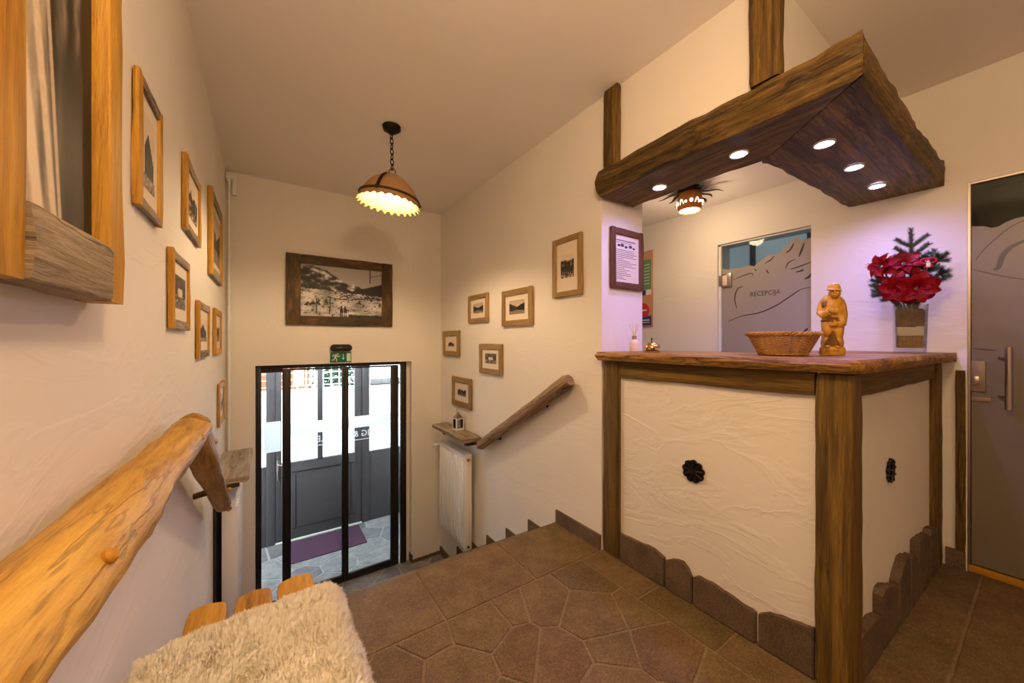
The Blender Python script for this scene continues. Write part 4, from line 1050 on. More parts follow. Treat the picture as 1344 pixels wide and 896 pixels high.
tl = Matrix.Rotation(math.radians(7), 3, Vector((.55, .83, 0)).cross(Vector((0, 0, 1))).cross(Vector((0, 0, 1))).normalized())
tl = Matrix.Rotation(math.radians(6.5), 3, Vector((S and .557, .83, 0)).normalized())
DC = Vector((PX+.004, PY, 2.285))          # top of the dome
nsc = 26
def scal(t, i): return (0, 0)
prof = [(.0, .0), (.03, -.004), (.065, -.016), (.10, -.038), (.13, -.066), (.155, -.100), (.172, -.135), (.181, -.158), (.187, -.172), (.190, -.180), (.197, -.192)]
inn = [(r*.965-.0005 if r else 0, z-.005) for r, z in prof[:-1]]+[(.193, -.192)]
def rim(t, i): return (.0075*math.cos(nsc*t), -.009*math.cos(nsc*t)) if i == 10 else (0, 0)
bm = B(); lathe(bm, prof, DC, 208, 0, tl, rim, False); lathe(bm, inn, DC, 208, 1, tl, lambda t, i: (.0075*math.cos(nsc*t), -.009*math.cos(nsc*t)) if i == 10 else (0, 0), False)
link('shade', bm, [M['alabaster'], M['alabaster_in']], pd)
bm = B(); ring = [DC+tl @ Vector((.186*math.cos(2*PI*j/48), .186*math.sin(2*PI*j/48), -.152)) for j in range(48)]; tube(bm, ring, .0065, 8, closed=True)
link('iron_ring', bm, M['iron_soft'], pd)
for k in range(3):
    a = math.radians(232+120*k); bm = B()
    for s in (-1,):
        pts = [DC+tl @ Vector(((r+.006)*math.cos(a), (r+.006)*math.sin(a), z+.004)) for r, z in prof[1:8]]
        tg = (tl @ Vector((-math.sin(a), math.cos(a), 0)))
        V = [(bm.verts.new(p-tg*.011), bm.verts.new(p+tg*.011)) for p in pts]
        for i in range(len(V)-1): bm.faces.new((V[i][0], V[i][1], V[i+1][1], V[i+1][0]))
    bmesh.ops.solidify(bm, geom=bm.faces[:], thickness=.004)
    e = DC+tl @ Vector((.196*math.cos(a), .196*math.sin(a), -.155)); ball(bm, e, .012, 10)
    link('strap', bm, M['iron_soft'], pd)
bm = B(); tube(bm, [DC+Vector((.022*math.cos(2*PI*j/20)*.83, -.022*math.cos(2*PI*j/20)*.557, .020+.022*math.sin(2*PI*j/20))) for j in range(20)], .003, 8, closed=True); link('hanging_ring', bm, M['iron_soft'], pd)
bm = B(); lathe(bm, [(.0, -.012), (.018, -.012), (.018, -.06), (.0, -.06)], DC, 16, axis=tl); link('socket', bm, M['radiator'], pd)
bm = B(); ball(bm, DC+tl @ Vector((0, 0, -.105)), .034, 20, 0, (1, 1, 1.2)); link('bulb', bm, M['bulb'], pd)

# sun-shaped ceiling lamp in the reception
SX, SY, SZ = 2.55, 1.487, 2.31
sl = thing('ceiling_lamp', (SX, SY, SZ), 'terracotta ceiling lamp with black sun-ray plate above the reception', 'lamp')
bm = B()
for k in range(12):
    a = 2*PI*k/12; ln_ = .215 if k % 2 == 0 else .17
    L, R = [], []
    for j in range(11):
        t = j/10; r = .06+(ln_-.06)*t; off = .014*math.sin(t*6.2)*(.4+t); w = .046*(1-t)**.6+.004
        c = Vector((math.cos(a)*r-math.sin(a)*off, math.sin(a)*r+math.cos(a)*off, -.030-.028*t*t)); n = Vector((-math.sin(a), math.cos(a), 0))
        L.append(c+n*w/2); R.append(c-n*w/2)
    vs = [(bm.verts.new(Vector((SX, SY, SZ))+p), bm.verts.new(Vector((SX, SY, SZ))+q)) for p, q in zip(L, R)]
    for j in range(10): bm.faces.new((vs[j][0], vs[j][1], vs[j+1][1], vs[j+1][0]))
bmesh.ops.solidify(bm, geom=bm.faces[:], thickness=.004)
lathe(bm, [(.0, -.032), (.075, -.032), (.08, -.024), (.08, -.001), (.0, -.001)], (SX, SY, SZ), 28)
link('sun_ray_plate', bm, M['iron'], sl)
pr_ = [(.062, -.030), (.078, -.058), (.086, -.10), (.081, -.140), (.071, -.162)]
bm = B(); lathe(bm, pr_+[(.067, -.160), (.076, -.140), (.081, -.10), (.073, -.058), (.060, -.032), (.062, -.030)], (SX, SY, SZ), 40, cap=False); link('shade', bm, M['terracotta'], sl)
bm = B(); lathe(bm, [(.0, -.155), (.067, -.155), (.067, -.152), (.0, -.152)], (SX, SY, SZ), 28); link('diffuser', bm, M['bulb2'], sl)
bm = B()
def on_shade(a, z, out=.0012):
    for (r0, z0), (r1, z1) in zip(pr_, pr_[1:]):
        if z1 <= z <= z0: r = r0+(r1-r0)*(z-z0)/(z1-z0); break
    else: r = .09
    return Vector((SX+(r+out)*math.cos(a), SY+(r+out)*math.sin(a), SZ+z))
def patch(pts):
    vs = [bm.verts.new(on_shade(*p, .0022)) for p in pts]; v2 = [bm.verts.new(on_shade(*p, .0002)) for p in pts]; n = len(pts)
    bm.faces.new(vs); bm.faces.new(v2[::-1])
    for i in range(n): bm.faces.new((vs[i], vs[(i+1) % n], v2[(i+1) % n], v2[i]))
for q in range(5):
    a0 = math.radians(218+72*q)
    patch([(a0+.12*math.cos(2*PI*k/14), -.112+.013*math.sin(2*PI*k/14)) for k in range(14)])
    patch([(a0-.42+.08*math.cos(2*PI*k/10), -.115+.008*math.sin(2*PI*k/10)) for k in range(10)])
    for j in range(8):
        t0, t1 = j/8, (j+1)/8
        f = lambda t: (a0+.30+.34*t, -.125+.028*math.sin(t*PI))
        (x0, z0), (x1, z1) = f(t0), f(t1)
        patch([(x0, z0-.0045), (x1, z1-.0045), (x1, z1+.004), (x0, z0+.004)])
link('glowing_cutout', bm, M['bulb2'], sl, False)

# ------------------------------------------------------------------ things on the counter
ZT = 1.1435
def bx_(x, y): return x, y
bx0, by0 = 1.72, 1.215
be = thing('service_bell', (bx0, by0, ZT), 'brass counter bell on the left part of the countertop', 'bell')
bm = B(); lathe(bm, [(.0, .0), (.042, .0), (.043, .006), (.036, .012), (.0, .014)], (bx0, by0, ZT), 28); link('base', bm, M['brass'], be)
bm = B(); lathe(bm, [(.0415, .0), (.043, .003), (.040, .014), (.030, .024), (.014, .029), (.0, .030)], (bx0, by0, ZT+.022), 28); link('dome', bm, M['brass'], be)
bm = B(); tube(bm, [(bx0, by0, ZT+.012), (bx0, by0, ZT+.060), (bx0, by0, ZT+.070)], .003, 8); ball(bm, (bx0, by0, ZT+.071), .005, 10); link('plunger', bm, M['iron_soft'], be)
bm = B()
for k in range(3): a = 2.1*k; tube(bm, [(bx0+.02*math.cos(a), by0+.02*math.sin(a), ZT+.012), (bx0+.024*math.cos(a), by0+.024*math.sin(a), ZT+.024)], .003, 6)
link('support', bm, M['iron'], be)
rx, ry = 1.752, 1.352
rd = thing('reed_diffuser', (rx, ry, ZT), 'small cream reed diffuser bottle in front of the pillar on the countertop', 'diffuser')
bm = B(); lathe(bm, [(.0, .0), (.027, .0), (.028, .045), (.022, .060), (.011, .068), (.011, .085), (.0, .085)], (rx, ry, ZT), 24); link('bottle', bm, M['cream_plastic'], rd)
bm = B(); lathe(bm, [(.0125, .070), (.0125, .088), (.0, .089)], (rx, ry, ZT), 20); link('collar', bm, M['sand'], rd)
for k in range(6):
    a = k*1.1; b = B(); tube(b, [(rx, ry, ZT+.084), (rx+.026*math.cos(a), ry+.026*math.sin(a), ZT+.155)], .0018, 6); link('reed', b, M['reed'], rd)
# wicker basket
kx, ky = 1.805, .645
bk = thing('wicker_basket', (kx, ky, ZT), 'round woven wicker basket on the countertop before the glass door', 'basket')
bm = B()
def bR(z): return .080+.042*(z/.085)
nst = 30; rows = 17
for i in range(rows):
    z = .004+.078*i/(rows-1); r = bR(z); n = nst*4
    pts = [(kx+(r+.0030*math.cos(nst/2*2*PI*j/n*1.+PI*i))*math.cos(2*PI*j/n), ky+(r+.0030*math.cos(nst/2*2*PI*j/n+PI*i))*math.sin(2*PI*j/n), ZT+z) for j in range(n)]
    tube(bm, pts, .0028, 6, closed=True)
for j in range(nst): a = 2*PI*j/nst; tube(bm, [(kx+bR(0)*math.cos(a), ky+bR(0)*math.sin(a), ZT+.002), (kx+bR(.088)*math.cos(a), ky+bR(.088)*math.sin(a), ZT+.086)], .002, 5)
lathe(bm, [(.0, .002), (.078, .002), (.078, .006), (.0, .006)], (kx, ky, ZT), 30)
link('woven_bowl', bm, M['wicker'], bk)
bm = B()
for ph in range(3):
    n = 132; pts = []
    for j in range(n):
        a = 2*PI*j/n; q = a*15+ph*2*PI/3
        pts.append((kx+(.1255+.005*math.cos(q))*math.cos(a), ky+(.1255+.005*math.cos(q))*math.sin(a), ZT+.088+.005*math.sin(q)))
    tube(bm, pts, .0042, 6, closed=True)
link('braided_rim', bm, M['wicker'], bk)
bm = B()
for ph in range(2):
    n = 96; tube(bm, [(kx+(.083+.002*math.cos(12*2*PI*j/n+ph*PI))*math.cos(2*PI*j/n), ky+(.083+.002*math.cos(12*2*PI*j/n+ph*PI))*math.sin(2*PI*j/n), ZT+.006+.003*math.sin(12*2*PI*j/n+ph*PI)) for j in range(n)], .0035, 6, closed=True)
link('braided_foot', bm, M['wicker'], bk)
# carved figure: local frame, x to the figure's left as seen, -y towards the viewer
fx, fy = 1.955, .522
fg = thing('carved_figurine', (fx, fy, ZT), 'carved wooden figurine of a stooping person in a hat, on the countertop', 'figurine')
FA = math.atan2(.3355, 1.293)              # faces the room
ca, sa = math.cos(FA-PI/2), math.sin(FA-PI/2)
def FP(x, y, z):                           # local -> world
    x *= .80; return Vector((fx+x*ca-y*sa, fy+x*sa+y*ca, ZT+z))
def fell(bm, c, r, mi=0, seg=14, rz=0):
    g = bmesh.ops.create_uvsphere(bm, u_segments=seg, v_segments=10, radius=1)['verts']
    R = Matrix.Rotation(rz, 3, 'Y')
    for v in g: v.co = FP(*(Vector(c)+R @ Vector((v.co.x*r[0], v.co.y*r[1], v.co.z*r[2]))))
def ftube(bm, pts, r): tube(bm, [FP(*p) for p in pts], r, 12)
bm = B()                                   # robe and body, one surface
fell(bm, (0, 0, .075), (.044, .034, .062)); fell(bm, (.0, 0, .13), (.046, .036, .06)); fell(bm, (-.004, 0, .19), (.046, .035, .055)); fell(bm, (-.014, .004, .222), (.036, .030, .030)); fell(bm, (.018, .004, .215), (.028, .028, .034))
fell(bm, (-.014, -.018, .052), (.022, .022, .026)); fell(bm, (.020, -.014, .056), (.020, .022, .030)); fell(bm, (-.016, -.024, .105), (.022, .018, .034)); fell(bm, (.022, -.022, .098), (.020, .016, .038))
ftube(bm, [(-.026, .0, .228), (-.038, .0, .208), (-.044, -.012, .175), (-.036, -.032, .165), (-.008, -.042, .178)], lambda t: .018-.004*t)      # arm raised to the chin
ftube(bm, [(.026, .004, .226), (.036, .002, .205), (.042, -.004, .165), (.038, -.022, .128), (.018, -.036, .125)], lambda t: .017-.003*t)       # arm across the belly
fell(bm, (0, .0, .040), (.045, .034, .012)); fell(bm, (-.018, -.028, .035), (.016, .018, .008)); fell(bm, (.02, -.026, .035), (.017, .018, .008))
fell(bm, (.002, .010, .120), (.047, .030, .105)); fell(bm, (.0, .012, .05), (.048, .028, .05)); fell(bm, (.024, .004, .15), (.026, .030, .085))
link('robe', remesh(bm, .0026, 1), M['carved'], fg)
bm = B(); fell(bm, (-.026, -.006, .208), (.020, .026, .026)); link('shoulder_shade', remesh(bm, .0026, 1), M['carved_dark'], fg)  # dark blob painting shade between head and raised arm
bm = B(); fell(bm, (.0, -.020, .150), (.030, .017, .010)); link('sleeve_shade', remesh(bm, .0026, 1), M['carved_dark'], fg)  # dark patch painting shade on the chest under the arm
bm = B(); lathe(bm, [(.0455, -.004), (.0475, .0), (.0455, .004), (.0455, -.004)], (0, 0, 0), 28, cap=False)
for v in bm.verts: v.co = FP(v.co.x*.98, v.co.y*.80, .142+v.co.z)
link('belt', bm, M['carved_dark'], fg)
bm = B(); prism(bm, [(-.034, .041), (.034, .041), (.022, .062), (.010, .094), (.002, .102), (-.006, .090), (-.022, .060)], lambda x, z: FP(x, -.0435+.1*abs(x), z), lambda x, z: FP(x, -.025, z)); link('skirt_fold_shade', bm, M['carved_dark'], fg, False)  # dark wedge painting shade into the fold of the skirt
bm = B()                                   # head with face
fell(bm, (.010, -.012, .258), (.022, .023, .028)); fell(bm, (.010, -.030, .246), (.015, .010, .012)); fell(bm, (.011, -.036, .258), (.005, .007, .009)); fell(bm, (.0, -.031, .254), (.007, .006, .007)); fell(bm, (.022, -.030, .254), (.007, .006, .007)); fell(bm, (.010, -.031, .240), (.008, .007, .006)); fell(bm, (-.012, -.010, .254), (.004, .007, .009)); fell(bm, (.031, -.010, .254), (.004, .007, .009))
fell(bm, (.010, -.029, .269), (.016, .006, .004)); fell(bm, (.006, -.006, .236), (.016, .016, .016))
hd = link('head', remesh(bm, .0018, 1), M['carved'], fg)
bm = B()
for x in (.002, .019): fell(bm, (x, -.0335, .262), (.003, .002, .0015), seg=8)
ftube(bm, [(.003, -.0385, .2425), (.010, -.0395, .2415), (.017, -.0385, .2425)], .0012)
link('face_carving', bm, M['carved_dark'], hd)
bm = B(); lathe(bm, [(.0, .027), (.012, .026), (.020, .022), (.0245, .014), (.026, .006), (.0275, .0), (.031, -.003), (.030, -.006), (.024, -.004), (.0, -.002)], (0, 0, 0), 28)
for v in bm.verts: v.co = FP(.008+v.co.x, -.010+v.co.y*1.05, .272+v.co.z-.12*v.co.x+.18*v.co.y*.3)
link('hat', bm, M['carved'], fg)
def fhand(name, c, dirs, thumb):
    b = B(); fell(b, c, (.012, .008, .011))
    for d0, l in dirs:
        p = Vector(c); d0 = Vector(d0).normalized(); q = p+d0*l*.65; e = q+(d0+Vector((.0, .5, -.15))).normalized()*l*.45
        ftube(b, [tuple(p), tuple(q), tuple(e)], lambda t: .0036-.0008*t)
    p = Vector(c); d0 = Vector(thumb).normalized(); ftube(b, [tuple(p), tuple(p+d0*.012), tuple(p+d0*.020)], lambda t: .0042-.001*t)
    link(name, remesh(b, .0013, 1), M['carved'], fg)
fhand('hand', (.0, -.046, .182), [((.9, -.2, .25), .022), ((1, -.2, .02), .024), ((1, -.2, -.22), .023), ((.9, -.2, -.45), .019)], (.35, -.1, 1))
fhand('hand', (.012, -.042, .126), [((-.9, -.2, .3), .018), ((-1, -.2, .05), .020), ((-1, -.2, -.2), .019), ((-.9, -.2, -.45), .016)], (-.2, -.1, 1))
bm = B(); lathe(bm, [(.0, .0), (.050, .0), (.053, .006), (.051, .028), (.047, .034), (.0, .036)], (0, 0, 0), 20)
for v in bm.verts: v.co = FP(v.co.x*(1+.04*math.sin(9*v.co.y*30)), v.co.y*.82, v.co.z)
bs = link('base', bm, M['carved'], fg)
bm = text_bm('ALIPVI', .020, lambda x, y, z: FP(x, -.0415+.006*(abs(x)/.03)**2+z*.8, .010+y), .001); link('carved_lettering', bm, M['carved_dark'], bs)

# vase with amaryllis and fir
vx, vy = 2.80, .432
vs_ = thing('glass_vase', (vx, vy, ZT), 'square glass vase filled with sand and bark layers, right end of the countertop', 'vase')
VR = Matrix.Rotation(math.radians(14), 3, 'Z')
def sq(bm, h0, h1, r0, r1, mi=0):
    pts = []
    lo = [Vector((vx, vy, ZT+h0))+VR @ Vector((sx*r0, sy*r0, 0)) for sx, sy in ((-1, -1), (1, -1), (1, 1), (-1, 1))]
    hi = [Vector((vx, vy, ZT+h1))+VR @ Vector((sx*r1, sy*r1, 0)) for sx, sy in ((-1, -1), (1, -1), (1, 1), (-1, 1))]
    return lo, hi
def sqbox(bm, h0, h1, r0, r1):
    lo, hi = sq(bm, h0, h1, r0, r1); a = [bm.verts.new(p) for p in lo]; b = [bm.verts.new(p) for p in hi]
    bm.faces.new(a[::-1]); bm.faces.new(b)
    for i in range(4): bm.faces.new((a[i], a[(i+1) % 4], b[(i+1) % 4], b[i]))
    bmesh.ops.bevel(bm, geom=list({e for v in a+b for e in v.link_edges}), offset=.004, segments=2, affect='EDGES')
bm = B(); lo, hi = sq(bm, 0, .245, .054, .060); lo2, hi2 = sq(bm, .022, .245, .050, .056)
A, Bq, C_, D_ = [[bm.verts.new(p) for p in q] for q in (lo, hi, hi2, lo2)]
for P1, P2 in ((A, Bq), (Bq, C_), (C_, D_)):
    for i in range(4): bm.faces.new((P1[i], P1[(i+1) % 4], P2[(i+1) % 4], P2[i]))
bm.faces.new(A[::-1]); bm.faces.new(D_)
link('glass_body', bm, M['vase_glass'], vs_, False)
for nm, m, h0, h1, r0, r1 in (('sand_layer', 'sand', .024, .085, .045, .0465), ('white_layer', 'snow', .0855, .135, .0465, .048), ('bark_layer', 'bark', .1355, .222, .048, .051)):
    bm = B(); sqbox(bm, h0, h1, r0, r1)
    bmesh.ops.subdivide_edges(bm, edges=bm.edges[:], cuts=5, use_grid_fill=True)
    for v in bm.verts:
        q = noise.noise_vector(v.co*60); v.co += Vector((q.x*.002, q.y*.002, q.z*(.010 if v.co.z > ZT+h1-.02 else 0)))
    link(nm, bm, M[m], vs_)
def petal(bm, org, d, side, L, W, bend, curl, seed):
    d = Vector(d).normalized(); up = Vector(side); up = (up-d*up.dot(d)).normalized(); s = d.cross(up)
    nu, nv = 9, 7; V = []
    for i in range(nu+1):
        t = i/nu; w = W*math.sin(PI*min(.97, .10+.86*t))**.75
        ang = bend*t; c = Vector(org)+d*L*math.sin(ang+1e-4)/(bend+1e-4)+up*L*(math.cos(ang)-1)/(bend+1e-4)*-1*-1
        row = []
        for j in range(nv+1):
            x = -1+2*j/nv
            q = c+s*x*w/2+up*(curl*(1-x*x)*-.010+.004*noise.noise(Vector((t*6, x*2.5, seed)))+.004*math.sin(t*9+seed)*abs(x))
            row.append(bm.verts.new(q))
        V.append(row)
    for i in range(nu):
        for j in range(nv): bm.faces.new((V[i][j], V[i+1][j], V[i+1][j+1], V[i][j+1]))
def bloom(c, face, size, seed, label):
    r = random.Random(seed); face = Vector(face).normalized(); o1 = face.orthogonal().normalized(); o2 = face.cross(o1)
    c = Vector(c); t = thing('amaryllis_flower', c, label, 'flower', 'red flowers in the glass vase')
    for k in range(12):
        inner = k >= 6
        b = B(); a = 2*PI*k/6+(.5 if inner else 0)+r.uniform(-.12, .12); rad = o1*math.cos(a)+o2*math.sin(a); d = rad*(.8 if inner else 1.15)+face*(.85 if inner else .35)
        petal(b, c-face*.012+rad*.006, d, face, size*(.8 if inner else 1)*r.uniform(.92, 1.1), size*.62, 1.15+r.uniform(-.2, .25), 1., seed+k*3.7)
        bmesh.ops.solidify(b, geom=b.faces[:], thickness=.0012)
        link('petal', b, M['red_petal'], t)
    b = B()
    for k in range(6): a = k*1.05; tube(b, [c, c+face*.035+(o1*math.cos(a)+o2*math.sin(a))*.006, c+face*.055+(o1*math.cos(a)+o2*math.sin(a))*.014], .0011, 5)
    link('stamen', b, M['red_petal'], t)
    b = B(); e = Vector((vx+(c.x-vx)*.2, vy+(c.y-vy)*.2, ZT+.21)); m_ = c-face*.03+Vector((0, 0, -.02)); tube(b, [c-face*.010, m_, (m_+e)/2+Vector((0, 0, .0)), e], .004, 8)
    link('stem', b, M['fir'], t)
CV = Vector((-.95, -.3, .05))
bloom((2.72, .535, 1.602), (-.75, .65, .10), .078, 2, 'red flower pointing left, outermost of the bouquet in the vase')
bloom((2.76, .445, 1.618), (-.85, -.15, .50), .080, 5, 'red flower at the top middle of the bouquet, below the fir tip')
bloom((2.70, .462, 1.470), (-.93, .15, -.30), .088, 8, 'red flower low at the left front of the bouquet')
bloom((2.70, .388, 1.466), (-.93, -.30, -.26), .090, 11, 'red flower low at the right front of the bouquet')
def fir(pts, label, seed, nside=3, L=.05):
    r = random.Random(seed); P = [Vector(p) for p in pts]; t = thing('fir_sprig', P[0], label, 'fir sprig', 'fir sprigs in the glass vase')
    tw = B(); nd = B()
    tube(tw, P, lambda q: .0032-.0016*q, 7)
    def needles(a, b, n):
        d = (b-a).normalized()
        for i in range(n):
            p = a.lerp(b, i/n); ph = r.uniform(0, 2*PI); o = d.orthogonal().normalized(); o2 = d.cross(o); rad = o*math.cos(ph)+o2*math.sin(ph)
            e = p+(rad*.9+d*.75)*r.uniform(.016, .024); s = d.cross(rad).normalized()*.0018
            v = [nd.verts.new(p-s), nd.verts.new(p+s), nd.verts.new(e)]; nd.faces.new(v)
            s2 = rad.cross(s).normalized()*.0010
    for i in range(len(P)-1): needles(P[i], P[i+1], int((P[i+1]-P[i]).length*4200))
    for k in range(nside*2):
        f = .35+.55*(k//2)/max(1, nside); idx = f*(len(P)-1); i = int(idx); p = P[i].lerp(P[min(i+1, len(P)-1)], idx-i); d = (P[min(i+1, len(P)-1)]-P[i]).normalized()
        view = Vector((-.95, -.3, 0)); s = d.cross(view).normalized()*(1 if k % 2 else -1)
        e = p+(d*.75+s*.85+view*.1).normalized()*L*(1.25-.5*f); tube(tw, [p, e], .0016, 5); needles(p, e, int(L*5200))
    link('twig', tw, M['twig'], t); link('needles', nd, M['fir'], t, False)
fir([(2.80, .432, 1.345), (2.81, .43, 1.50), (2.80, .425, 1.64), (2.79, .425, 1.785)], 'tall upright fir sprig rising highest above the red flowers', 3, 5, .085)
fir([(2.81, .425, 1.345), (2.82, .40, 1.50), (2.79, .34, 1.60), (2.77, .30, 1.632)], 'fir sprig sticking out to the right beside the ornament', 4, 3, .04)
fir([(2.80, .42, 1.345), (2.80, .38, 1.46), (2.77, .33, 1.53), (2.75, .295, 1.545)], 'lower right fir sprig just above the vase rim', 5, 3, .04)
fir([(2.79, .445, 1.345), (2.78, .49, 1.46), (2.76, .53, 1.52), (2.74, .565, 1.535)], 'fir sprig poking out left under the outermost flower', 6, 3, .04)
fir([(2.79, .45, 1.345), (2.77, .49, 1.42), (2.75, .53, 1.47), (2.74, .56, 1.475)], 'lowest left fir sprig beside the vase rim', 7, 3, .035)
fir([(2.82, .42, 1.345), (2.82, .39, 1.50), (2.80, .36, 1.60), (2.79, .345, 1.66)], 'short fir sprig behind the red bow ornament', 9, 3, .045)
orn = thing('bow_ornament', (2.725, .355, 1.58), 'small red bow ornament with a pale charm at the right of the bouquet', 'ornament')
bm = B()
for s in (-1, 1):
    pts = [(2.722, .355+s*.030*math.sin(PI*j/12)*(1 if True else 0)*.5*(1-math.cos(PI*j/6))*.9, 1.600+.012*math.sin(2*PI*j/12)) for j in range(13)]
    tube(bm, pts, .005, 8); tube(bm, [(2.722, .355, 1.60), (2.722, .355+s*.014, 1.565)], .0035, 6)
ball(bm, (2.72, .355, 1.60), .007, 10)
link('ribbon', bm, M['red_petal'], orn)
bm = B(); box(bm, 2.714, 2.722, .347, .362, 1.567, 1.590, .002); ball(bm, (2.717, .3545, 1.594), .006, 10); link('charm', bm, M['cream_plastic'], orn)
bm = B(); tube(bm, [(2.725, .36, 1.57), (2.73, .37, 1.48), (2.79, .42, 1.345)], .0012, 6); link('stem_wire', bm, M['steel'], orn)

# ------------------------------------------------------------------ bench with sheepskin
bn = thing('plank_bench', (-.06, .4, 0), 'honey wood bench of three planks along the left wall under a sheepskin', 'bench')
for i, (x0, x1, ye, z, sk) in enumerate(((-.178, -.088, 1.352, .452, .03), (-.078, .012, 1.356, .448, -.02), (.024, .122, 1.362, .450, .02))):
    bm = B()
    timber(bm, [((x0+x1)/2-.0, -.55, z-.024), ((x0+x1)/2, .6, z-.024), ((x0+x1)/2+(-.004 if i == 0 else .002), ye, z-.024)], x1-x0, .048, (0, 0, 1), .22, .003, 31+i*5, 60, None)
    # rounded, hand-cut ends
    for v in bm.verts:
        if v.co.y > ye-.05:
            q = (v.co.x-(x0+x1)/2)/((x1-x0)/2); v.co.y -= .022*max(0, abs(q)-.25)**2*1.8+(.010*q if i == 0 else -.006*q)
    link('plank', bm, M['gold'], bn)
for y in (-.4, .45, 1.16):
    bm = B(); timber(bm, [(-.25, y, .375), (.10, y, .375)], .06, .048, (0, 0, 1), .2, .002, y, 8); link('cross_bar', bm, M['gold'], bn)
    for x in (-.20, .06):
        bm = B(); timber(bm, [(x, y, .004), (x, y, .350)], .055, .055, (0, 1, 0), .3, .002, x+y, 10); link('leg', bm, M['gold'], bn)
# sheepskin: hide surface param (s across, t along) and wool
def skin(s, t):
    """s in 0..1 from the wall to the hanging hem, t in 0..1 from behind the viewer to the far end"""
    far = 1.145+.055*s-.10*max(0, s-.86)**2*14-.05*max(0, .10-s)*4
    y = -.25+(far+.25)*t
    l = .52*s                              # length across
    flat_ = .365
    x0 = -.245
    edge = .0 if t < .9 else (t-.9)*.15
    if l < flat_: x, z = x0+l, .470
    else:
        a = (l-flat_)/.062
        if a < PI/2*.9: x, z = x0+flat_+.055*math.sin(a), .470-.055*(1-math.cos(a))
        else:
            k = l-flat_-.062*PI/2*.9; x, z = x0+flat_+.055*.99+k*.12, .470-.055*.85-k
    z += .012*noise.noise(Vector((x*7, y*6, 2)))+.006
    return Vector((x, y, z))
sh = thing('sheepskin_throw', (-.05, .5, .46), 'fluffy cream sheepskin draped over the plank bench', 'sheepskin')
bm = B(); ns, nt_ = 40, 60
G = [[bm.verts.new(skin(i/ns, j/nt_)) for j in range(nt_+1)] for i in range(ns+1)]
for i in range(ns):
    for j in range(nt_): bm.faces.new((G[i][j], G[i+1][j], G[i+1][j+1], G[i][j+1]))
bmesh.ops.solidify(bm, geom=bm.faces[:], thickness=.006)
link('hide', bm, M['hide'], sh)
rw = random.Random(12); vv, ff, nn_ = [], [], []
off = Vector(sh.location)
for _ in range(80000):
    s = rw.random(); t = .35+.65*rw.random()**.75
    if rw.random() < .07: t = 1-.01*rw.random()
    p = skin(s, t); e = .004
    ps = skin(min(1, s+e), t)-skin(max(0, s-e), t); pt = skin(s, min(1, t+e))-skin(s, max(0, t-e)); n = ps.cross(pt).normalized()
    if n.z < 0 and n.x < 0: n = -n
    if n.z < -.2: n = -n
    cl = Vector((noise.noise(Vector((p.x*26, p.y*26, 1+p.z*20))), noise.noise(Vector((p.x*26, p.y*26, 9+p.z*20))), noise.noise(Vector((p.x*26, p.y*26, 17)))))
    d = n*1.0+cl*.30+Vector((rw.uniform(-.32, .32), rw.uniform(-.32, .32), rw.uniform(-.1, .1)))
    if t > .965: d += Vector((0, .8, -.1))*(t-.965)/.035
    if s > .9: d += Vector((.5, 0, -.4))*(s-.9)/.1
    if s < .06: d += Vector((.5, 0, .1))
    d.normalize(); l = rw.uniform(.019, .028)*(1+.15*noise.noise(Vector((p.x*18, p.y*18, 4))))
    w = rw.uniform(.0013, .0020); sd = d.orthogonal().normalized(); a = rw.uniform(0, 2*PI); sd = (sd*math.cos(a)+d.cross(sd)*math.sin(a))
    curl = (cl*.8+Vector((rw.uniform(-.5, .5), rw.uniform(-.5, .5), -.15)))*l*.28
    b = len(vv); q = p-off
    m1 = q+d*l*.45+curl*.15; m2 = q+d*l*.85+curl*.7; tp = q+d*l+curl*1.2
    vv += [q-sd*w, q+sd*w, m1-sd*w*.9, m1+sd*w*.9, m2-sd*w*.55, m2+sd*w*.55, tp]
    ff += [(b, b+1, b+3, b+2), (b+2, b+3, b+5, b+4), (b+4, b+5, b+6)]
    sn_ = (n*1.0+d*.35+cl*.25).normalized(); nn_ += [sn_]*7
me = bpy.data.meshes.new('wool'); me.from_pydata([tuple(x) for x in vv], [], ff); me.materials.append(M['fur'])
for p in me.polygons: p.use_smooth = True
me.normals_split_custom_set_from_vertices([tuple(x) for x in nn_])
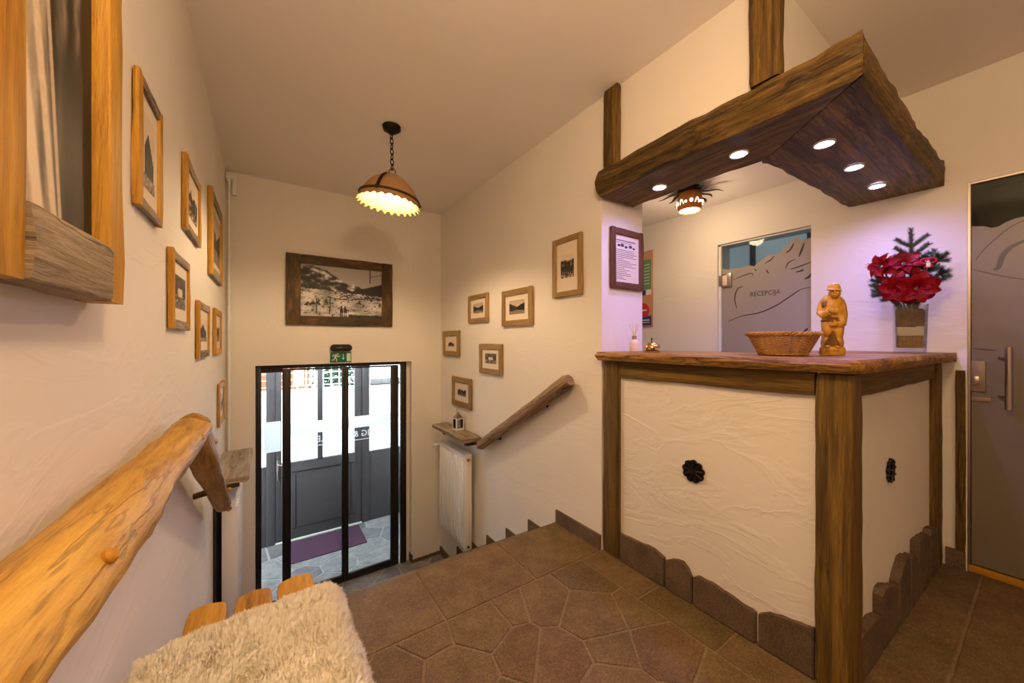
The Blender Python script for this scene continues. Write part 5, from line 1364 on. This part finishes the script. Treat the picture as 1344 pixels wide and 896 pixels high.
wo = bpy.data.objects.new('wool', me); COL.objects.link(wo); wo.parent = sh

# ------------------------------------------------------------------ light
def lamp(name, kind, loc, power, col, **k):
    l = bpy.data.lights.new(name, kind); l.energy = power; l.color = col
    for a, v in k.items(): setattr(l, a, v)
    o = bpy.data.objects.new(name, l); COL.objects.link(o); o.location = loc; return o
WARM = (1, .64, .33)
lamp('ceiling_light_landing', 'POINT', (.32, .06, 2.16), 45, WARM, shadow_soft_size=.09)
lamp('rear_fill_light', 'POINT', (.6, -1.7, 2.0), 12, WARM, shadow_soft_size=.10)  # unseen fill lamp added behind the camera
lamp('reception_lamp_light', 'POINT', (SX, SY, SZ-.20), 8, (1, .70, .42), shadow_soft_size=.06)
for px, py in ((1.745, 1.185), (1.74, .787), (1.95, .546), (2.33, .540), (2.71, .537)):
    o = lamp('canopy_spot', 'SPOT', (px, py, 2.012), 14, (.40, .32, 1.0), shadow_soft_size=.02, spot_size=math.radians(168), spot_blend=1.0)
lamp('vestibule_fill_light', 'POINT', (.5, 4.45, 1.34), 52, (.96, .98, 1), shadow_soft_size=.08)  # unseen lamp added to brighten the vestibule and its floor
o = lamp('office_daylight', 'AREA', (5.05, 1.4, 1.6), 3.5, (.85, .94, 1.), size=1.0); o.rotation_euler = (0, PI/2, 0)
W = bpy.data.worlds.new('sky'); S.world = W; W.use_nodes = True
bg = W.node_tree.nodes['Background']; bg.inputs[0].default_value = (.94, .97, 1, 1); bg.inputs[1].default_value = 9.0

# ------------------------------------------------------------------ camera
f = 480.0; th = math.atan(322/480.0)
cd = bpy.data.cameras.new('camera'); cam = bpy.data.objects.new('camera', cd); COL.objects.link(cam)
cd.sensor_width = 36; cd.sensor_fit = 'HORIZONTAL'; cd.lens = f/1344*36; cd.clip_start = .02; cd.clip_end = 200
cam.location = (0, 0, H); cam.rotation_euler = (PI/2, 0, -th)
S.camera = cam
S.view_settings.view_transform = 'Standard'; S.view_settings.look = 'None'; S.view_settings.gamma = 1; S.view_settings.use_curve_mapping = False
S.view_settings.exposure = 0.1
